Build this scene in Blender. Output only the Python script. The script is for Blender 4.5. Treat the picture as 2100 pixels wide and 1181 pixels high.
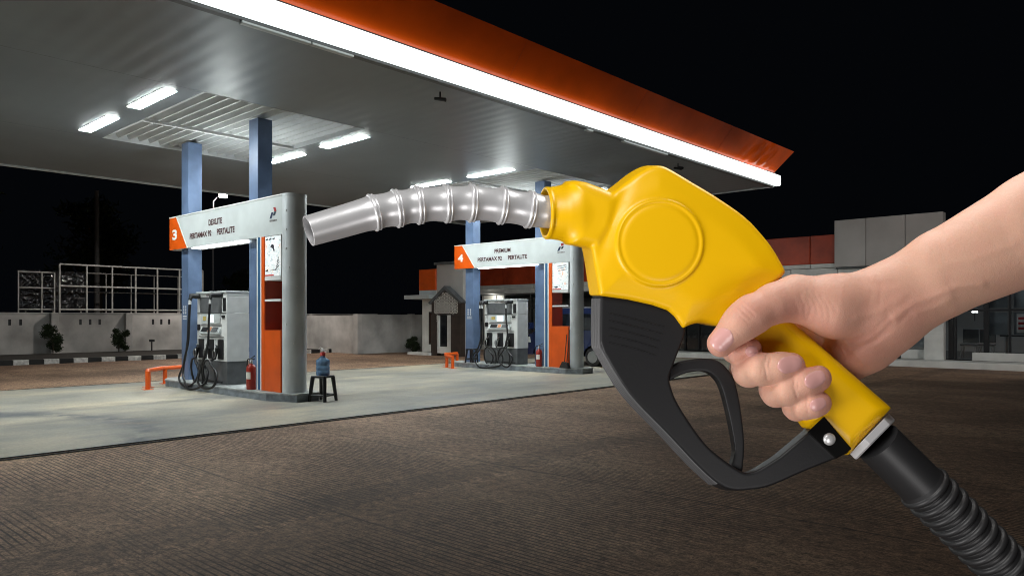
import bpy, bmesh, math, random
import numpy as np
from mathutils import Vector, Matrix
random.seed(7)
R = math.radians
for o in list(bpy.data.objects): bpy.data.objects.remove(o)
SC = bpy.context.scene
COL = SC.collection

# ---------------------------------------------------------------- camera, world, exposure
# x runs along the pump islands (towards the camera's near right), y runs along the canopy, z up
F, CX, HY, HC, TH = 1514.65, 1050.0, 651.5, 1.5, 0.742196      # photo pixels, 2100 wide
cam = bpy.data.cameras.new('camera'); camo = bpy.data.objects.new('camera', cam); COL.objects.link(camo)
camo.location = (0, 0, HC); camo.rotation_euler = (R(90), 0, TH)
cam.sensor_width = 36; cam.lens = 36*F/2100; cam.shift_y = (HY-590.5)/2100
cam.clip_start = 0.02; cam.clip_end = 600
SC.camera = camo
W = bpy.data.worlds.new('World'); SC.world = W; W.use_nodes = True
bg = W.node_tree.nodes['Background']; bg.inputs[0].default_value = (0.55, 0.7, 1.0, 1); bg.inputs[1].default_value = 0.0022
SC.view_settings.view_transform = 'Standard'; SC.view_settings.look = 'None'
SC.view_settings.exposure = 0; SC.view_settings.gamma = 1
SC.render.engine = 'CYCLES'
SC.cycles.use_denoising = True; SC.cycles.filter_width = 1.0
SC.cycles.max_bounces = 6; SC.cycles.diffuse_bounces = 3; SC.cycles.glossy_bounces = 3
SC.cycles.transmission_bounces = 4; SC.cycles.transparent_max_bounces = 8
SC.cycles.sample_clamp_indirect = 4

CU, SU = math.cos(TH), math.sin(TH)
def cam2w(X, Y, Z):                      # camera-right, camera-forward, up -> world
    return (X*CU - Y*SU, X*SU + Y*CU, Z)

def lamp(name, typ, loc, energy, color=(1, 1, 1), size=0.1, parent=None, **kw):
    l = bpy.data.lights.new(name, typ); l.energy = energy; l.color = color
    if typ in ('POINT', 'SPOT'): l.shadow_soft_size = size
    if typ == 'AREA': l.size = size
    for k, v in kw.items(): setattr(l, k, v)
    o = bpy.data.objects.new(name, l); COL.objects.link(o); o.location = loc
    return o
def aim(o, p):
    o.rotation_euler = (Vector(p)-o.location).to_track_quat('-Z', 'Y').to_euler()
# unseen area lights added near the camera to brighten the hand and nozzle
k1 = lamp('added_hand_light', 'AREA', cam2w(-0.20, 0.0, HC+0.52), 4.7, (1, 0.985, 0.96), 0.30); aim(k1, cam2w(0.12, 0.5, HC))
k2 = lamp('added_hand_light', 'AREA', cam2w(-0.55, 0.20, HC-0.28), 4.4, (1, 0.98, 0.97), 0.30); aim(k2, cam2w(0.12, 0.5, HC))
k3 = lamp('added_hand_light', 'AREA', cam2w(0.34, 0.62, HC+0.50), 2.2, (1, 0.98, 0.95), 0.25); aim(k3, cam2w(0.18, 0.5, HC))
k4 = lamp('added_hand_light', 'AREA', cam2w(0.28, -0.10, HC-0.42), 1.5, (1, 0.97, 0.96), 0.30); aim(k4, cam2w(0.2, 0.5, HC))

# ---------------------------------------------------------------- object helpers
def tag(o, label=None, cat=None, group=None, kind=None):
    for k, v in (('label', label), ('category', cat), ('group', group), ('kind', kind)):
        if v: o[k] = v
    return o
WL = {}
def thing(name, label, cat, loc, group=None):
    o = bpy.data.objects.new(name, None); COL.objects.link(o); o.location = loc
    o.empty_display_size = 0.1; WL[o] = Vector(loc)
    return tag(o, label, cat, group)
def copy_tree(o, loc=None, parent=None):
    c = o.copy(); COL.objects.link(c)
    if parent: c.parent = parent
    if loc is not None: c.location = loc
    for ch in list(o.children): copy_tree(ch, None, c)
    return c
class MB:
    def __init__(s): s.v = []; s.f = []; s.m = []; s.s = []
    def add(s, vs, fs, m=0, smooth=False):
        n = len(s.v); s.v += [tuple(map(float, p)) for p in vs]
        for q in fs: s.f.append([n+i for i in q]); s.m.append(m); s.s.append(smooth)
        return s
    def box(s, x0, y0, z0, x1, y1, z1, m=0):
        x0, x1 = min(x0, x1), max(x0, x1); y0, y1 = min(y0, y1), max(y0, y1); z0, z1 = min(z0, z1), max(z0, z1)
        vs = [(x, y, z) for z in (z0, z1) for x, y in ((x0, y0), (x1, y0), (x1, y1), (x0, y1))]
        return s.add(vs, [(3, 2, 1, 0), (4, 5, 6, 7), (0, 1, 5, 4), (1, 2, 6, 5), (2, 3, 7, 6), (3, 0, 4, 7)], m)
    def prism(s, pts, ax, lo, hi, m=0, smooth=False):
        # pts 2D outline, extruded along axis ax ('x','y','z')
        def P(a, b, h):
            return (h, a, b) if ax == 'x' else ((a, h, b) if ax == 'y' else (a, b, h))
        n = len(pts)
        area = sum(pts[i][0]*pts[(i+1) % n][1]-pts[(i+1) % n][0]*pts[i][1] for i in range(n))
        if (area < 0) != (ax == 'y'): pts = pts[::-1]
        vs = [P(a, b, lo) for a, b in pts]+[P(a, b, hi) for a, b in pts]
        s.add(vs, [list(range(n))[::-1], list(range(n, 2*n))], m)
        return s.add(vs, [(i, (i+1) % n, n+(i+1) % n, n+i) for i in range(n)], m, smooth)
    def tube(s, path, r, seg=10, m=0, cap=True, smooth=True):
        P = [Vector(p) for p in path]; n = len(P)
        rr = r if hasattr(r, '__len__') else [r]*n
        up = Vector((0, 0, 1)); vs = []; prev = None
        for i, p in enumerate(P):
            t = (P[min(i+1, n-1)]-P[max(i-1, 0)])
            t = t.normalized() if t.length > 1e-9 else Vector((0, 0, 1))
            if prev is None:
                a = up if abs(t.dot(up)) < 0.9 else Vector((1, 0, 0))
                x = t.cross(a).normalized()
            else:
                x = (prev-t*prev.dot(t)); x = x.normalized() if x.length > 1e-6 else t.orthogonal().normalized()
            prev = x; y = t.cross(x)
            for k in range(seg):
                an = 2*math.pi*k/seg
                vs.append(p+(x*math.cos(an)+y*math.sin(an))*rr[i])
        fs = [(i*seg+k, i*seg+(k+1) % seg, (i+1)*seg+(k+1) % seg, (i+1)*seg+k) for i in range(n-1) for k in range(seg)]
        s.add(vs, fs, m, smooth)
        if cap: s.add(vs, [list(range(seg))[::-1], list(range((n-1)*seg, n*seg))], m)
        return s
    def lathe(s, prof, c, seg=24, m=0, ax='z', smooth=True):
        # prof: list of (radius, height)
        vs = []
        for r, h in prof:
            for k in range(seg):
                an = 2*math.pi*k/seg; u, w = r*math.cos(an), r*math.sin(an)
                vs.append((c[0]+u, c[1]+w, c[2]+h) if ax == 'z' else ((c[0]+u, c[1]+h, c[2]-w) if ax == 'y' else (c[0]+h, c[1]+u, c[2]+w)))
        n = len(prof)
        s.add(vs, [(i*seg+k, i*seg+(k+1) % seg, (i+1)*seg+(k+1) % seg, (i+1)*seg+k) for i in range(n-1) for k in range(seg)], m, smooth)
        return s.add(vs, [list(range(seg))[::-1], list(range((n-1)*seg, n*seg))], m)
    def build(s, name, mats, parent=None, loc=None, bevel=0, seg=2, recalc=False):
        if not isinstance(mats, (list, tuple)): mats = [mats]
        me = bpy.data.meshes.new(name)
        off = WL.get(parent, Vector((0, 0, 0))) if parent else Vector(loc or (0, 0, 0))
        me.from_pydata([(p[0]-off[0], p[1]-off[1], p[2]-off[2]) for p in s.v], [], s.f)
        for mt in mats: me.materials.append(mt)
        me.polygons.foreach_set('material_index', s.m); me.polygons.foreach_set('use_smooth', s.s)
        if recalc:
            bm = bmesh.new(); bm.from_mesh(me); bmesh.ops.remove_doubles(bm, verts=bm.verts, dist=1e-5)
            bmesh.ops.recalc_face_normals(bm, faces=bm.faces); bm.to_mesh(me); bm.free()
        me.update()
        o = bpy.data.objects.new(name, me); COL.objects.link(o)
        if parent: o.parent = parent; WL[o] = off
        else: o.location = off; WL[o] = off
        if bevel:
            b = o.modifiers.new('bevel', 'BEVEL'); b.width = bevel; b.segments = seg; b.limit_method = 'ANGLE'; b.angle_limit = R(40)
            b.harden_normals = False
        return o
def box(name, mat, parent, *c, bevel=0, loc=None): return MB().box(*c).build(name, mat, parent, bevel=bevel, loc=loc)

# ---------------------------------------------------------------- materials
def mat(name, base=(0.5, 0.5, 0.5), rough=0.6, metal=0.0, spec=0.5, emit=None, es=0, noise=0, nscale=6, bump=0, bscale=40, coat=0, stretch=None, rvar=0):
    m = bpy.data.materials.new(name); m.use_nodes = True; nt = m.node_tree; b = nt.nodes['Principled BSDF']
    b.inputs['Base Color'].default_value = (*base, 1); b.inputs['Roughness'].default_value = rough
    b.inputs['Metallic'].default_value = metal; b.inputs['Specular IOR Level'].default_value = spec
    b.inputs['Coat Weight'].default_value = coat
    if emit: b.inputs['Emission Color'].default_value = (*emit, 1); b.inputs['Emission Strength'].default_value = es
    if noise or bump or rvar:
        tc = nt.nodes.new('ShaderNodeTexCoord'); src = tc.outputs['Object']
        if stretch:
            mp = nt.nodes.new('ShaderNodeMapping'); mp.inputs['Scale'].default_value = stretch
            nt.links.new(src, mp.inputs[0]); src = mp.outputs[0]
    if noise:
        n = nt.nodes.new('ShaderNodeTexNoise'); n.inputs['Scale'].default_value = nscale; n.inputs['Detail'].default_value = 6
        nt.links.new(src, n.inputs[0])
        r = nt.nodes.new('ShaderNodeValToRGB'); r.color_ramp.elements[0].position = 0.35; r.color_ramp.elements[1].position = 0.68
        r.color_ramp.elements[0].color = (*[c*(1-noise) for c in base], 1); r.color_ramp.elements[1].color = (*[min(1, c*(1+noise*0.5)) for c in base], 1)
        nt.links.new(n.outputs[0], r.inputs[0]); nt.links.new(r.outputs[0], b.inputs['Base Color'])
        if rvar:
            q = nt.nodes.new('ShaderNodeMapRange'); q.inputs[3].default_value = rough-rvar; q.inputs[4].default_value = rough+rvar
            nt.links.new(n.outputs[0], q.inputs[0]); nt.links.new(q.outputs[0], b.inputs['Roughness'])
    if bump:
        n2 = nt.nodes.new('ShaderNodeTexNoise'); n2.inputs['Scale'].default_value = bscale; n2.inputs['Detail'].default_value = 4
        nt.links.new(src, n2.inputs[0]); bp = nt.nodes.new('ShaderNodeBump'); bp.inputs['Strength'].default_value = bump; bp.inputs['Distance'].default_value = 0.02
        nt.links.new(n2.outputs[0], bp.inputs['Height']); nt.links.new(bp.outputs[0], b.inputs['Normal'])
    return m
class N:   # tiny node helper
    def __init__(s, m): s.nt = m.node_tree; s.b = s.nt.nodes['Principled BSDF']
    def new(s, t, **kw):
        n = s.nt.nodes.new('ShaderNode'+t)
        for k, v in kw.items(): setattr(n, k, v)
        return n
    def link(s, a, b): s.nt.links.new(a, b)
    def math(s, op, a, b=None, c=None):
        n = s.new('Math', operation=op)
        for i, x in enumerate((a, b, c)):
            if x is None: continue
            if isinstance(x, (int, float)): n.inputs[i].default_value = x
            else: s.link(x, n.inputs[i])
        return n.outputs[0]
    def noise(s, vec, scale, detail=5, rough=0.5):
        n = s.new('TexNoise'); n.inputs['Scale'].default_value = scale; n.inputs['Detail'].default_value = detail; n.inputs['Roughness'].default_value = rough
        s.link(vec, n.inputs['Vector']); return n.outputs[0]
    def mapping(s, vec, scale=(1, 1, 1), rot=(0, 0, 0), loc=(0, 0, 0)):
        n = s.new('Mapping'); n.inputs['Scale'].default_value = scale; n.inputs['Rotation'].default_value = rot; n.inputs['Location'].default_value = loc
        s.link(vec, n.inputs[0]); return n.outputs[0]
    def ramp(s, fac, stops):
        n = s.new('ValToRGB'); e = n.color_ramp.elements
        while len(e) < len(stops): e.new(0.5)
        for i, (p, c) in enumerate(stops): e[i].position = p; e[i].color = (*c, 1) if len(c) == 3 else c
        s.link(fac, n.inputs[0]); return n.outputs[0]
    def mix(s, fac, a, b, bt='MIX'):
        n = s.new('MixRGB', blend_type=bt)
        for i, x in enumerate((fac, a, b)):
            if isinstance(x, (int, float)): n.inputs[i].default_value = x
            elif isinstance(x, tuple): n.inputs[i].default_value = (*x, 1)
            else: s.link(x, n.inputs[i])
        return n.outputs[0]

def ground_mat():
    m = mat('grooved_brown_concrete', rough=0.75, spec=0.35); n = N(m)
    tc = n.new('TexCoord').outputs['Object']
    sep = n.new('SeparateXYZ'); n.link(tc, sep.inputs[0]); X, Y = sep.outputs[0], sep.outputs[1]
    big = n.noise(n.mapping(tc, (0.35, 0.6, 1)), 1.0, 6, 0.6)
    med = n.noise(n.mapping(tc, (1.5, 1.9, 1)), 6.5, 9, 0.78)
    fine = n.noise(tc, 55, 6, 0.85)
    col = n.ramp(big, [(0.30, (0.18, 0.110, 0.070)), (0.5, (0.32, 0.198, 0.128)), (0.70, (0.48, 0.32, 0.21))])
    col = n.mix(1.0, col, n.ramp(med, [(0.36, (0.35, 0.34, 0.33)), (0.50, (0.95, 0.95, 0.95)), (0.62, (1.5, 1.44, 1.36))]), 'MULTIPLY')
    col = n.mix(1.0, col, n.ramp(fine, [(0.36, (0.25, 0.25, 0.25)), (0.50, (1.0, 1.0, 1.0)), (0.64, (1.7, 1.7, 1.7))]), 'MULTIPLY')
    # joints: along x every 4.3 m in y and along y at x = -5.4 with a darker worn band
    wob = n.math('MULTIPLY', n.math('SUBTRACT', n.noise(tc, 1.3, 3), 0.5), 0.05)
    yj = n.math('ABSOLUTE', n.math('SUBTRACT', n.math('FRACT', n.math('DIVIDE', n.math('ADD', Y, wob), 2.2)), 0.5))
    j1 = n.math('LESS_THAN', n.math('MULTIPLY', yj, 2.2), 0.012)
    xw = n.math('ADD', X, n.math('MULTIPLY', wob, 3))
    band = n.math('MULTIPLY', n.math('GREATER_THAN', xw, -5.42), n.math('LESS_THAN', n.math('ADD', xw, n.math('MULTIPLY', med, 1.1)), -4.35))
    col = n.mix(n.math('MULTIPLY', band, 0.30), col, (0.06, 0.042, 0.032))
    col = n.mix(n.math('MULTIPLY', n.math('GREATER_THAN', xw, -4.8), 0.22), col, (0.10, 0.07, 0.05))
    col = n.mix(n.math('MULTIPLY', j1, 0.6), col, (0.02, 0.017, 0.015))
    # grooves run along x, one every 4.5 cm
    gy = n.math('SINE', n.math('MULTIPLY', n.math('ADD', Y, n.math('MULTIPLY', wob, 0.25)), 2*math.pi/0.05))
    gmask = n.ramp(n.noise(n.mapping(tc, (0.5, 0.5, 1), loc=(3, 1, 0)), 1.1, 4), [(0.40, (0.0,)*3), (0.55, (1,)*3)])
    groove = n.math('MULTIPLY', n.math('MINIMUM', n.math('MAXIMUM', n.math('MULTIPLY', n.math('SUBTRACT', gy, 0.45), 2.6), 0.0), 1.0), gmask)
    col = n.mix(n.math('MULTIPLY', groove, 0.8), col, (0.028, 0.019, 0.014))
    n.link(col, n.b.inputs['Base Color'])
    h = n.math('ADD', n.math('MULTIPLY', groove, -0.3), n.math('MULTIPLY', fine, 0.25))
    bp = n.new('Bump'); bp.inputs['Strength'].default_value = 0.6; bp.inputs['Distance'].default_value = 0.01
    n.link(h, bp.inputs['Height']); n.link(bp.outputs[0], n.b.inputs['Normal'])
    return m
def slab_mat():
    m = mat('smooth_concrete_slab', rough=0.55, spec=0.4); n = N(m)
    tc = n.new('TexCoord').outputs['Object']
    sep = n.new('SeparateXYZ'); n.link(tc, sep.inputs[0]); X, Y = sep.outputs[0], sep.outputs[1]
    big = n.noise(n.mapping(tc, (0.5, 0.28, 1)), 1.0, 6, 0.6)
    st = n.noise(n.mapping(tc, (1.0, 0.45, 1), loc=(7, 2, 0)), 1.3, 7, 0.65)
    fine = n.noise(tc, 22, 6, 0.7)
    col = n.ramp(big, [(0.34, (0.22, 0.225, 0.21)), (0.5, (0.355, 0.335, 0.28)), (0.64, (0.50, 0.445, 0.335))])
    col = n.mix(n.ramp(st, [(0.50, (0,)*3), (0.68, (0.75,)*3)]), col, (0.14, 0.15, 0.16))
    col = n.mix(n.ramp(n.noise(n.mapping(tc, (0.8, 0.8, 1), loc=(1, 9, 0)), 1.6, 5), [(0.6, (0,)*3), (0.78, (0.45,)*3)]), col, (0.42, 0.31, 0.21))
    col = n.mix(1.0, col, n.ramp(fine, [(0.3, (0.82,)*3), (0.65, (1.08,)*3)]), 'MULTIPLY')
    # curved tyre marks
    ang = n.mapping(tc, (1, 1, 1), loc=(11.2, -1.0, 0))
    ln = n.new('VectorMath', operation='LENGTH'); n.link(ang, ln.inputs[0]); d = ln.outputs['Value']
    ring = n.math('SUBTRACT', 1.0, n.math('MULTIPLY', n.math('ABSOLUTE', n.math('SUBTRACT', d, 3.1)), 2.2))
    ring = n.math('MAXIMUM', ring, 0.0)
    ring = n.math('MULTIPLY', ring, n.ramp(n.noise(tc, 3.0, 6, 0.7), [(0.36, (0.1,)*3), (0.58, (0.95,)*3)]))
    col = n.mix(ring, col, (0.10, 0.11, 0.13))
    n.link(col, n.b.inputs['Base Color'])
    r = n.ramp(st, [(0.35, (0.62,)*3), (0.65, (0.42,)*3)]); n.link(r, n.b.inputs['Roughness'])
    bp = n.new('Bump'); bp.inputs['Strength'].default_value = 0.15; bp.inputs['Distance'].default_value = 0.01
    n.link(fine, bp.inputs['Height']); n.link(bp.outputs[0], n.b.inputs['Normal'])
    return m
def glass_mat(name='thin_glass', tint=(0.85, 0.9, 0.92), gloss=0.25):
    m = bpy.data.materials.new(name); m.use_nodes = True; nt = m.node_tree; nt.nodes.remove(nt.nodes['Principled BSDF'])
    out = nt.nodes['Material Output']; t = nt.nodes.new('ShaderNodeBsdfTransparent'); t.inputs[0].default_value = (*tint, 1)
    g = nt.nodes.new('ShaderNodeBsdfGlossy'); g.inputs['Roughness'].default_value = 0.03; mx = nt.nodes.new('ShaderNodeMixShader')
    fr = nt.nodes.new('ShaderNodeFresnel'); fr.inputs[0].default_value = 1.5
    ad = nt.nodes.new('ShaderNodeMath'); ad.operation = 'ADD'; ad.inputs[1].default_value = gloss*0.2; nt.links.new(fr.outputs[0], ad.inputs[0])
    nt.links.new(ad.outputs[0], mx.inputs[0]); nt.links.new(t.outputs[0], mx.inputs[1]); nt.links.new(g.outputs[0], mx.inputs[2]); nt.links.new(mx.outputs[0], out.inputs[0])
    return m
M = dict(
    ground=ground_mat(), slab=slab_mat(),
    drain=mat('dark_drain', (0.02, 0.02, 0.02), 0.8),
    soil=mat('dark_soil', (0.03, 0.025, 0.02), 0.95, noise=0.5, nscale=8, bump=0.8, bscale=20),
    ceil=mat('ceiling_sheet', (0.215, 0.245, 0.262), 0.40, metal=0.12, noise=0.08, nscale=0.8),
    deck=mat('corrugated_deck', (0.70, 0.72, 0.73), 0.45, metal=0.1, noise=0.12, nscale=2),
    lite=mat('band_glow', (0.9, 0.9, 0.9), 0.4, emit=(0.93, 1.0, 0.98), es=1.6),
    tube=mat('tube_glow', (0.9, 0.9, 0.9), 0.4, emit=(0.93, 1.0, 0.99), es=120),
    uglow=mat('under_beam_glow', (0.9, 0.9, 0.9), 0.4, emit=(0.93, 1.0, 1.0), es=9),
    orange=mat('orange_paint', (0.70, 0.095, 0.004), 0.42, noise=0.12, nscale=3, rvar=0.06),
    fascia=mat('orange_vinyl', (0.92, 0.115, 0.003), 0.22, noise=0.20, nscale=0.9, bump=0.12, bscale=1.6),
    redpan=mat('red_panel', (0.50, 0.065, 0.02), 0.36, spec=0.2, noise=0.35, nscale=1.3, bump=0.05, bscale=2.0),
    white=mat('white_paint', (0.75, 0.76, 0.75), 0.5, noise=0.12, nscale=4),
    grey=mat('grey_panel', (0.58, 0.62, 0.62), 0.40, metal=0.1, noise=0.10, nscale=2.0, rvar=0.06),
    pillar=mat('silver_pillar', (0.70, 0.74, 0.76), 0.34, metal=0.15, noise=0.12, nscale=2.2, rvar=0.06),
    blue=mat('blue_steel', (0.125, 0.185, 0.31), 0.36, noise=0.22, nscale=2.5, rvar=0.08, metal=0.1),
    stripeb=mat('blue_stripe', (0.03, 0.12, 0.25), 0.4),
    dark=mat('dark_plastic', (0.015, 0.015, 0.017), 0.45),
    rubber=mat('black_rubber', (0.012, 0.012, 0.013), 0.38),
    dgrey=mat('dark_grey_metal', (0.11, 0.115, 0.12), 0.5, noise=0.25, nscale=5),
    lgrey=mat('pump_grey', (0.74, 0.75, 0.74), 0.42, noise=0.10, nscale=4),
    kerbm=mat('grey_kerb_paint', (0.22, 0.25, 0.28), 0.5, noise=0.35, nscale=7, bump=0.2),
    kerbt=mat('kerb_top', (0.36, 0.38, 0.38), 0.55, noise=0.35, nscale=7, bump=0.2),
    kwhite=mat('kerb_white', (0.80, 0.79, 0.76), 0.7, noise=0.35, nscale=9),
    kblack=mat('kerb_black', (0.018, 0.018, 0.018), 0.7),
    wall=mat('pale_render', (0.50, 0.48, 0.46), 0.85, noise=0.38, nscale=0.9, bump=0.1, bscale=12),
    bwall=mat('building_panel', (0.52, 0.49, 0.47), 0.55, noise=0.10, nscale=1.2, metal=0.1),
    bwhite=mat('building_white', (0.74, 0.74, 0.71), 0.6, noise=0.15, nscale=2),
    brown=mat('dark_brown_tile', (0.045, 0.032, 0.026), 0.45, noise=0.3, nscale=4),
    bdark=mat('dark_frame', (0.012, 0.012, 0.014), 0.35),
    glass=glass_mat(),
    blind=mat('grey_blind', (0.30, 0.33, 0.35), 0.7, noise=0.2, nscale=2),
    red=mat('extinguisher_red', (0.30, 0.025, 0.015), 0.3),
    label=mat('paper_label', (0.7, 0.68, 0.62), 0.6),
    txt=mat('maroon_letters', (0.05, 0.010, 0.012), 0.5),
    wtxt=mat('white_letters', (0.8, 0.8, 0.8), 0.5),
    steel=mat('steel', (0.6, 0.6, 0.6), 0.3, metal=1),
    chrome=mat('worn_steel', (0.45, 0.45, 0.46), 0.35, metal=1),
    leaf=mat('dark_leaves', (0.035, 0.055, 0.02), 0.6, noise=0.4, nscale=5),
    wood=mat('bark', (0.06, 0.045, 0.03), 0.8),
    frame=mat('white_tube', (0.55, 0.55, 0.53), 0.55, noise=0.25, nscale=5),
    navy=mat('navy_car_paint', (0.02, 0.032, 0.10), 0.16, coat=0.6, metal=0.3),
    carglass=mat('car_glass', (0.01, 0.012, 0.015), 0.06),
    bottle=mat('blue_plastic', (0.22, 0.40, 0.66), 0.10, noise=0.1, nscale=8),
    stool=mat('black_stool_plastic', (0.014, 0.015, 0.018), 0.3),
    niche=mat('niche_red', (0.28, 0.03, 0.012), 0.4),
)
M['bottle'].node_tree.nodes['Principled BSDF'].inputs['Transmission Weight'].default_value = 0.55
# ================================================================ THE SETTING
def sheet(name, mt, x0, y0, x1, y1, z, kind='structure'):
    o = MB().add([(x0, y0, z), (x1, y0, z), (x1, y1, z), (x0, y1, z)], [(0, 1, 2, 3)]).build(name, mt, None)
    return tag(o, kind=kind)
sheet('ground', M['ground'], -220, -200, 200, 220, -0.004)
XS0, XS1 = -17.95, -9.37
tag(MB().box(XS0, -60, -0.2, XS1, 24.5, 0.004).build('forecourt_slab', M['slab'], None), kind='structure')
m = MB()
for x in (XS1+0.02, XS1+0.14): m.box(x, -60, 0.001, x+0.035, 24.5, 0.008)
m.box(XS0-0.05, -60, 0.001, XS0, 24.5, 0.008)
tag(m.build('drain_channel', M['drain'], None), kind='structure')
# planting strip and painted kerb in front of the perimeter wall
tag(MB().box(-32.3, -40, -0.1, -27.52, 18.1, 0.13).build('planting_strip', M['soil'], None), kind='structure')
m = MB(); y = 6.55-0.86*50
i = 0
while y < 18.2:
    L = 0.44 if i % 2 == 0 else 0.42
    m.box(-27.55, y, -0.05, -27.4, y+L-0.004, 0.155, 0 if i % 2 == 0 else 1); y += L; i += 1
for k in range(5):        # curved end of the kerb
    a0 = R(90*k/5); a1 = R(90*(k+1)/5)
    p = [(-29.0+1.6*math.cos(a), 18.2+1.0*math.sin(a)) for a in (a0, a1)]+[(-29.0+1.45*math.cos(a), 18.2+0.86*math.sin(a)) for a in (a1, a0)]
    m.prism(p, 'z', -0.05, 0.155, k % 2)
tag(m.build('kerb', [M['kwhite'], M['kblack']], None, bevel=0.012), kind='structure')
# raised pavement along the shop
tag(MB().box(-27, 25.0, -0.1, 30, 26.0, 0.19).build('pavement', M['bwhite'], None, bevel=0.02), kind='structure')

# ---------------------------------------------------------------- perimeter wall
def vents(root, xf, ys):
    for y in ys:
        box('vent_hole', M['bdark'], root, xf-0.01, y-0.045, 1.22, xf+0.004, y+0.045, 1.44)
w = thing('perimeter_wall', 'long pale rendered boundary wall with pilasters behind the striped kerb', 'wall', (-32.45, 10, 0))
box('wall_panel', M['wall'], w, -32.55, -40, 0.0, -32.35, 24.5, 1.66)
for y in (0.5, 4.7, 9.05, 11.75, 15.9, 20.45): MB().box(-32.35, y-0.13, 0, -32.12, y+0.13, 1.69).build('pilaster', M['wall'], w, bevel=0.01)
box('coping', M['wall'], w, -32.57, -40, 1.662, -32.33, 24.5, 1.70)
vents(w, -32.35, [7.27, 7.62, 7.97, 10.0, 10.35, 10.7, 12.78, 13.12, 13.45, 5.0, 4.65, 21.3, 21.67, 22.0])
w2 = thing('boundary_wall', 'short plain section of pale wall beside the prayer room', 'wall', (-25.4, 19.7, 0))
box('wall_panel', M['wall'], w2, -25.5, 18.25, 0, -25.3, 22.0, 1.64)
MB().box(-25.52, 18.1, 0, -25.22, 18.32, 1.655).build('pilaster', M['wall'], w2, bevel=0.01)
MB().box(-25.50, 20.95, 0, -25.22, 21.15, 1.66).build('pilaster', M['wall'], w2, bevel=0.01)
MB().box(-32.1, 18.3, 0, -25.55, 18.42, 1.60).build('return_wall', M['wall'], w2)

# ---------------------------------------------------------------- shrubs and trees
def leaves(c, rx, ry, rz, n, s, seed, clumps=7):
    rg = random.Random(seed); m = MB()
    cl = []
    for k in range(clumps):
        d = Vector((rg.uniform(-1, 1)*rx*0.6, rg.uniform(-1, 1)*ry*0.6, (k/(clumps-1)*2-1)*rz*0.72))
        cl.append((Vector(c)+d, rg.uniform(0.45, 0.75)*(1-0.45*abs(d.z)/rz if rz else 1)))
    for i in range(n):
        cc, rr = cl[rg.randrange(clumps)]
        v = Vector((rg.gauss(0, 1), rg.gauss(0, 1), rg.gauss(0, 1))).normalized()*rg.uniform(0.3, 1.05)*rr
        p = cc+Vector((v.x*rx, v.y*ry, v.z*rz*0.62))
        a = Vector((rg.uniform(-1, 1), rg.uniform(-1, 1), rg.uniform(-0.2, 1))).normalized(); b = a.orthogonal().normalized()
        l = s*rg.uniform(0.7, 1.4); wd = l*0.4
        m.add([p-b*wd*0.5, p+a*l*0.5-b*wd*0.3, p+a*l, p+b*wd*0.5], [(0, 1, 2, 3)])
    return m
def shrub(x, y, r, h, seed, label, z0=0.13):
    t = thing('shrub', label, 'shrub', (x, y, z0), 'dark shrubs planted along the perimeter wall')
    leaves((x, y, z0+h*0.55), r, r, h*0.5, 2000, 0.085, seed).build('foliage', M['leaf'], t)
    m = MB()
    for k in range(4): m.tube([(x, y, z0), (x+0.05*math.cos(k*1.7), y+0.05*math.sin(k*1.7), z0+h*0.5)], 0.012, 6)
    m.build('stem', M['wood'], t)
shrub(-31.3, 8.75, 0.42, 1.12, 1, 'tallest dark leafy shrub, by the left pilaster of the wall')
shrub(-31.3, 11.05, 0.36, 0.92, 2, 'rounded dark shrub just left of the second pilaster of the wall')
shrub(-30.9, 19.7, 0.40, 1.0, 3, 'dark shrub half hidden by the silver pillar', 0.0)
shrub(-31.3, 21.4, 0.42, 1.1, 4, 'dark shrub right of the water bottle, under the vents of the wall', 0.0)
shrub(-24.9, 20.75, 0.30, 0.62, 5, 'small spiky bush at the foot of the prayer room', 0.0)
t = thing('wall_tap', 'small tap post standing by the wall', 'tap', (-31.9, 12.55, 0.13))
MB().tube([(-31.9, 12.55, 0.13), (-31.9, 12.55, 0.5)], 0.03, 8).build('post', M['bdark'], t)
box('tap_head', M['bdark'], t, -31.97, 12.46, 0.5, -31.83, 12.64, 0.6)
def tree(x, y, h, r, seed, label):
    t = thing('tree', label, 'tree', (x, y, 0), 'unlit trees beyond the perimeter wall')
    m = MB().tube([(x, y, 0), (x+0.15, y, h*0.35), (x-0.1, y+0.1, h*0.7)], [0.22, 0.16, 0.07], 8)
    for k in range(6):
        a = k*1.1; m.tube([(x, y, h*(0.35+0.05*k)), (x+math.cos(a)*r*0.6, y+math.sin(a)*r*0.6, h*(0.55+0.06*k))], [0.07, 0.03], 6)
    m.build('trunk', M['wood'], t)
    leaves((x, y, h*0.66), r, r, h*0.34, 3200, 0.34, seed, 14).build('crown', M['leaf'], t)
tree(-44, 6.5, 8.0, 3.0, 11, 'broad dark tree at the left edge beyond the wall')
tree(-47, 15.5, 8.5, 2.6, 12, 'slim dark tree behind the white frame')
tree(-45, 23.5, 4.6, 2.2, 13, 'low dark tree above the wall right of the silver pillar')

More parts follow.
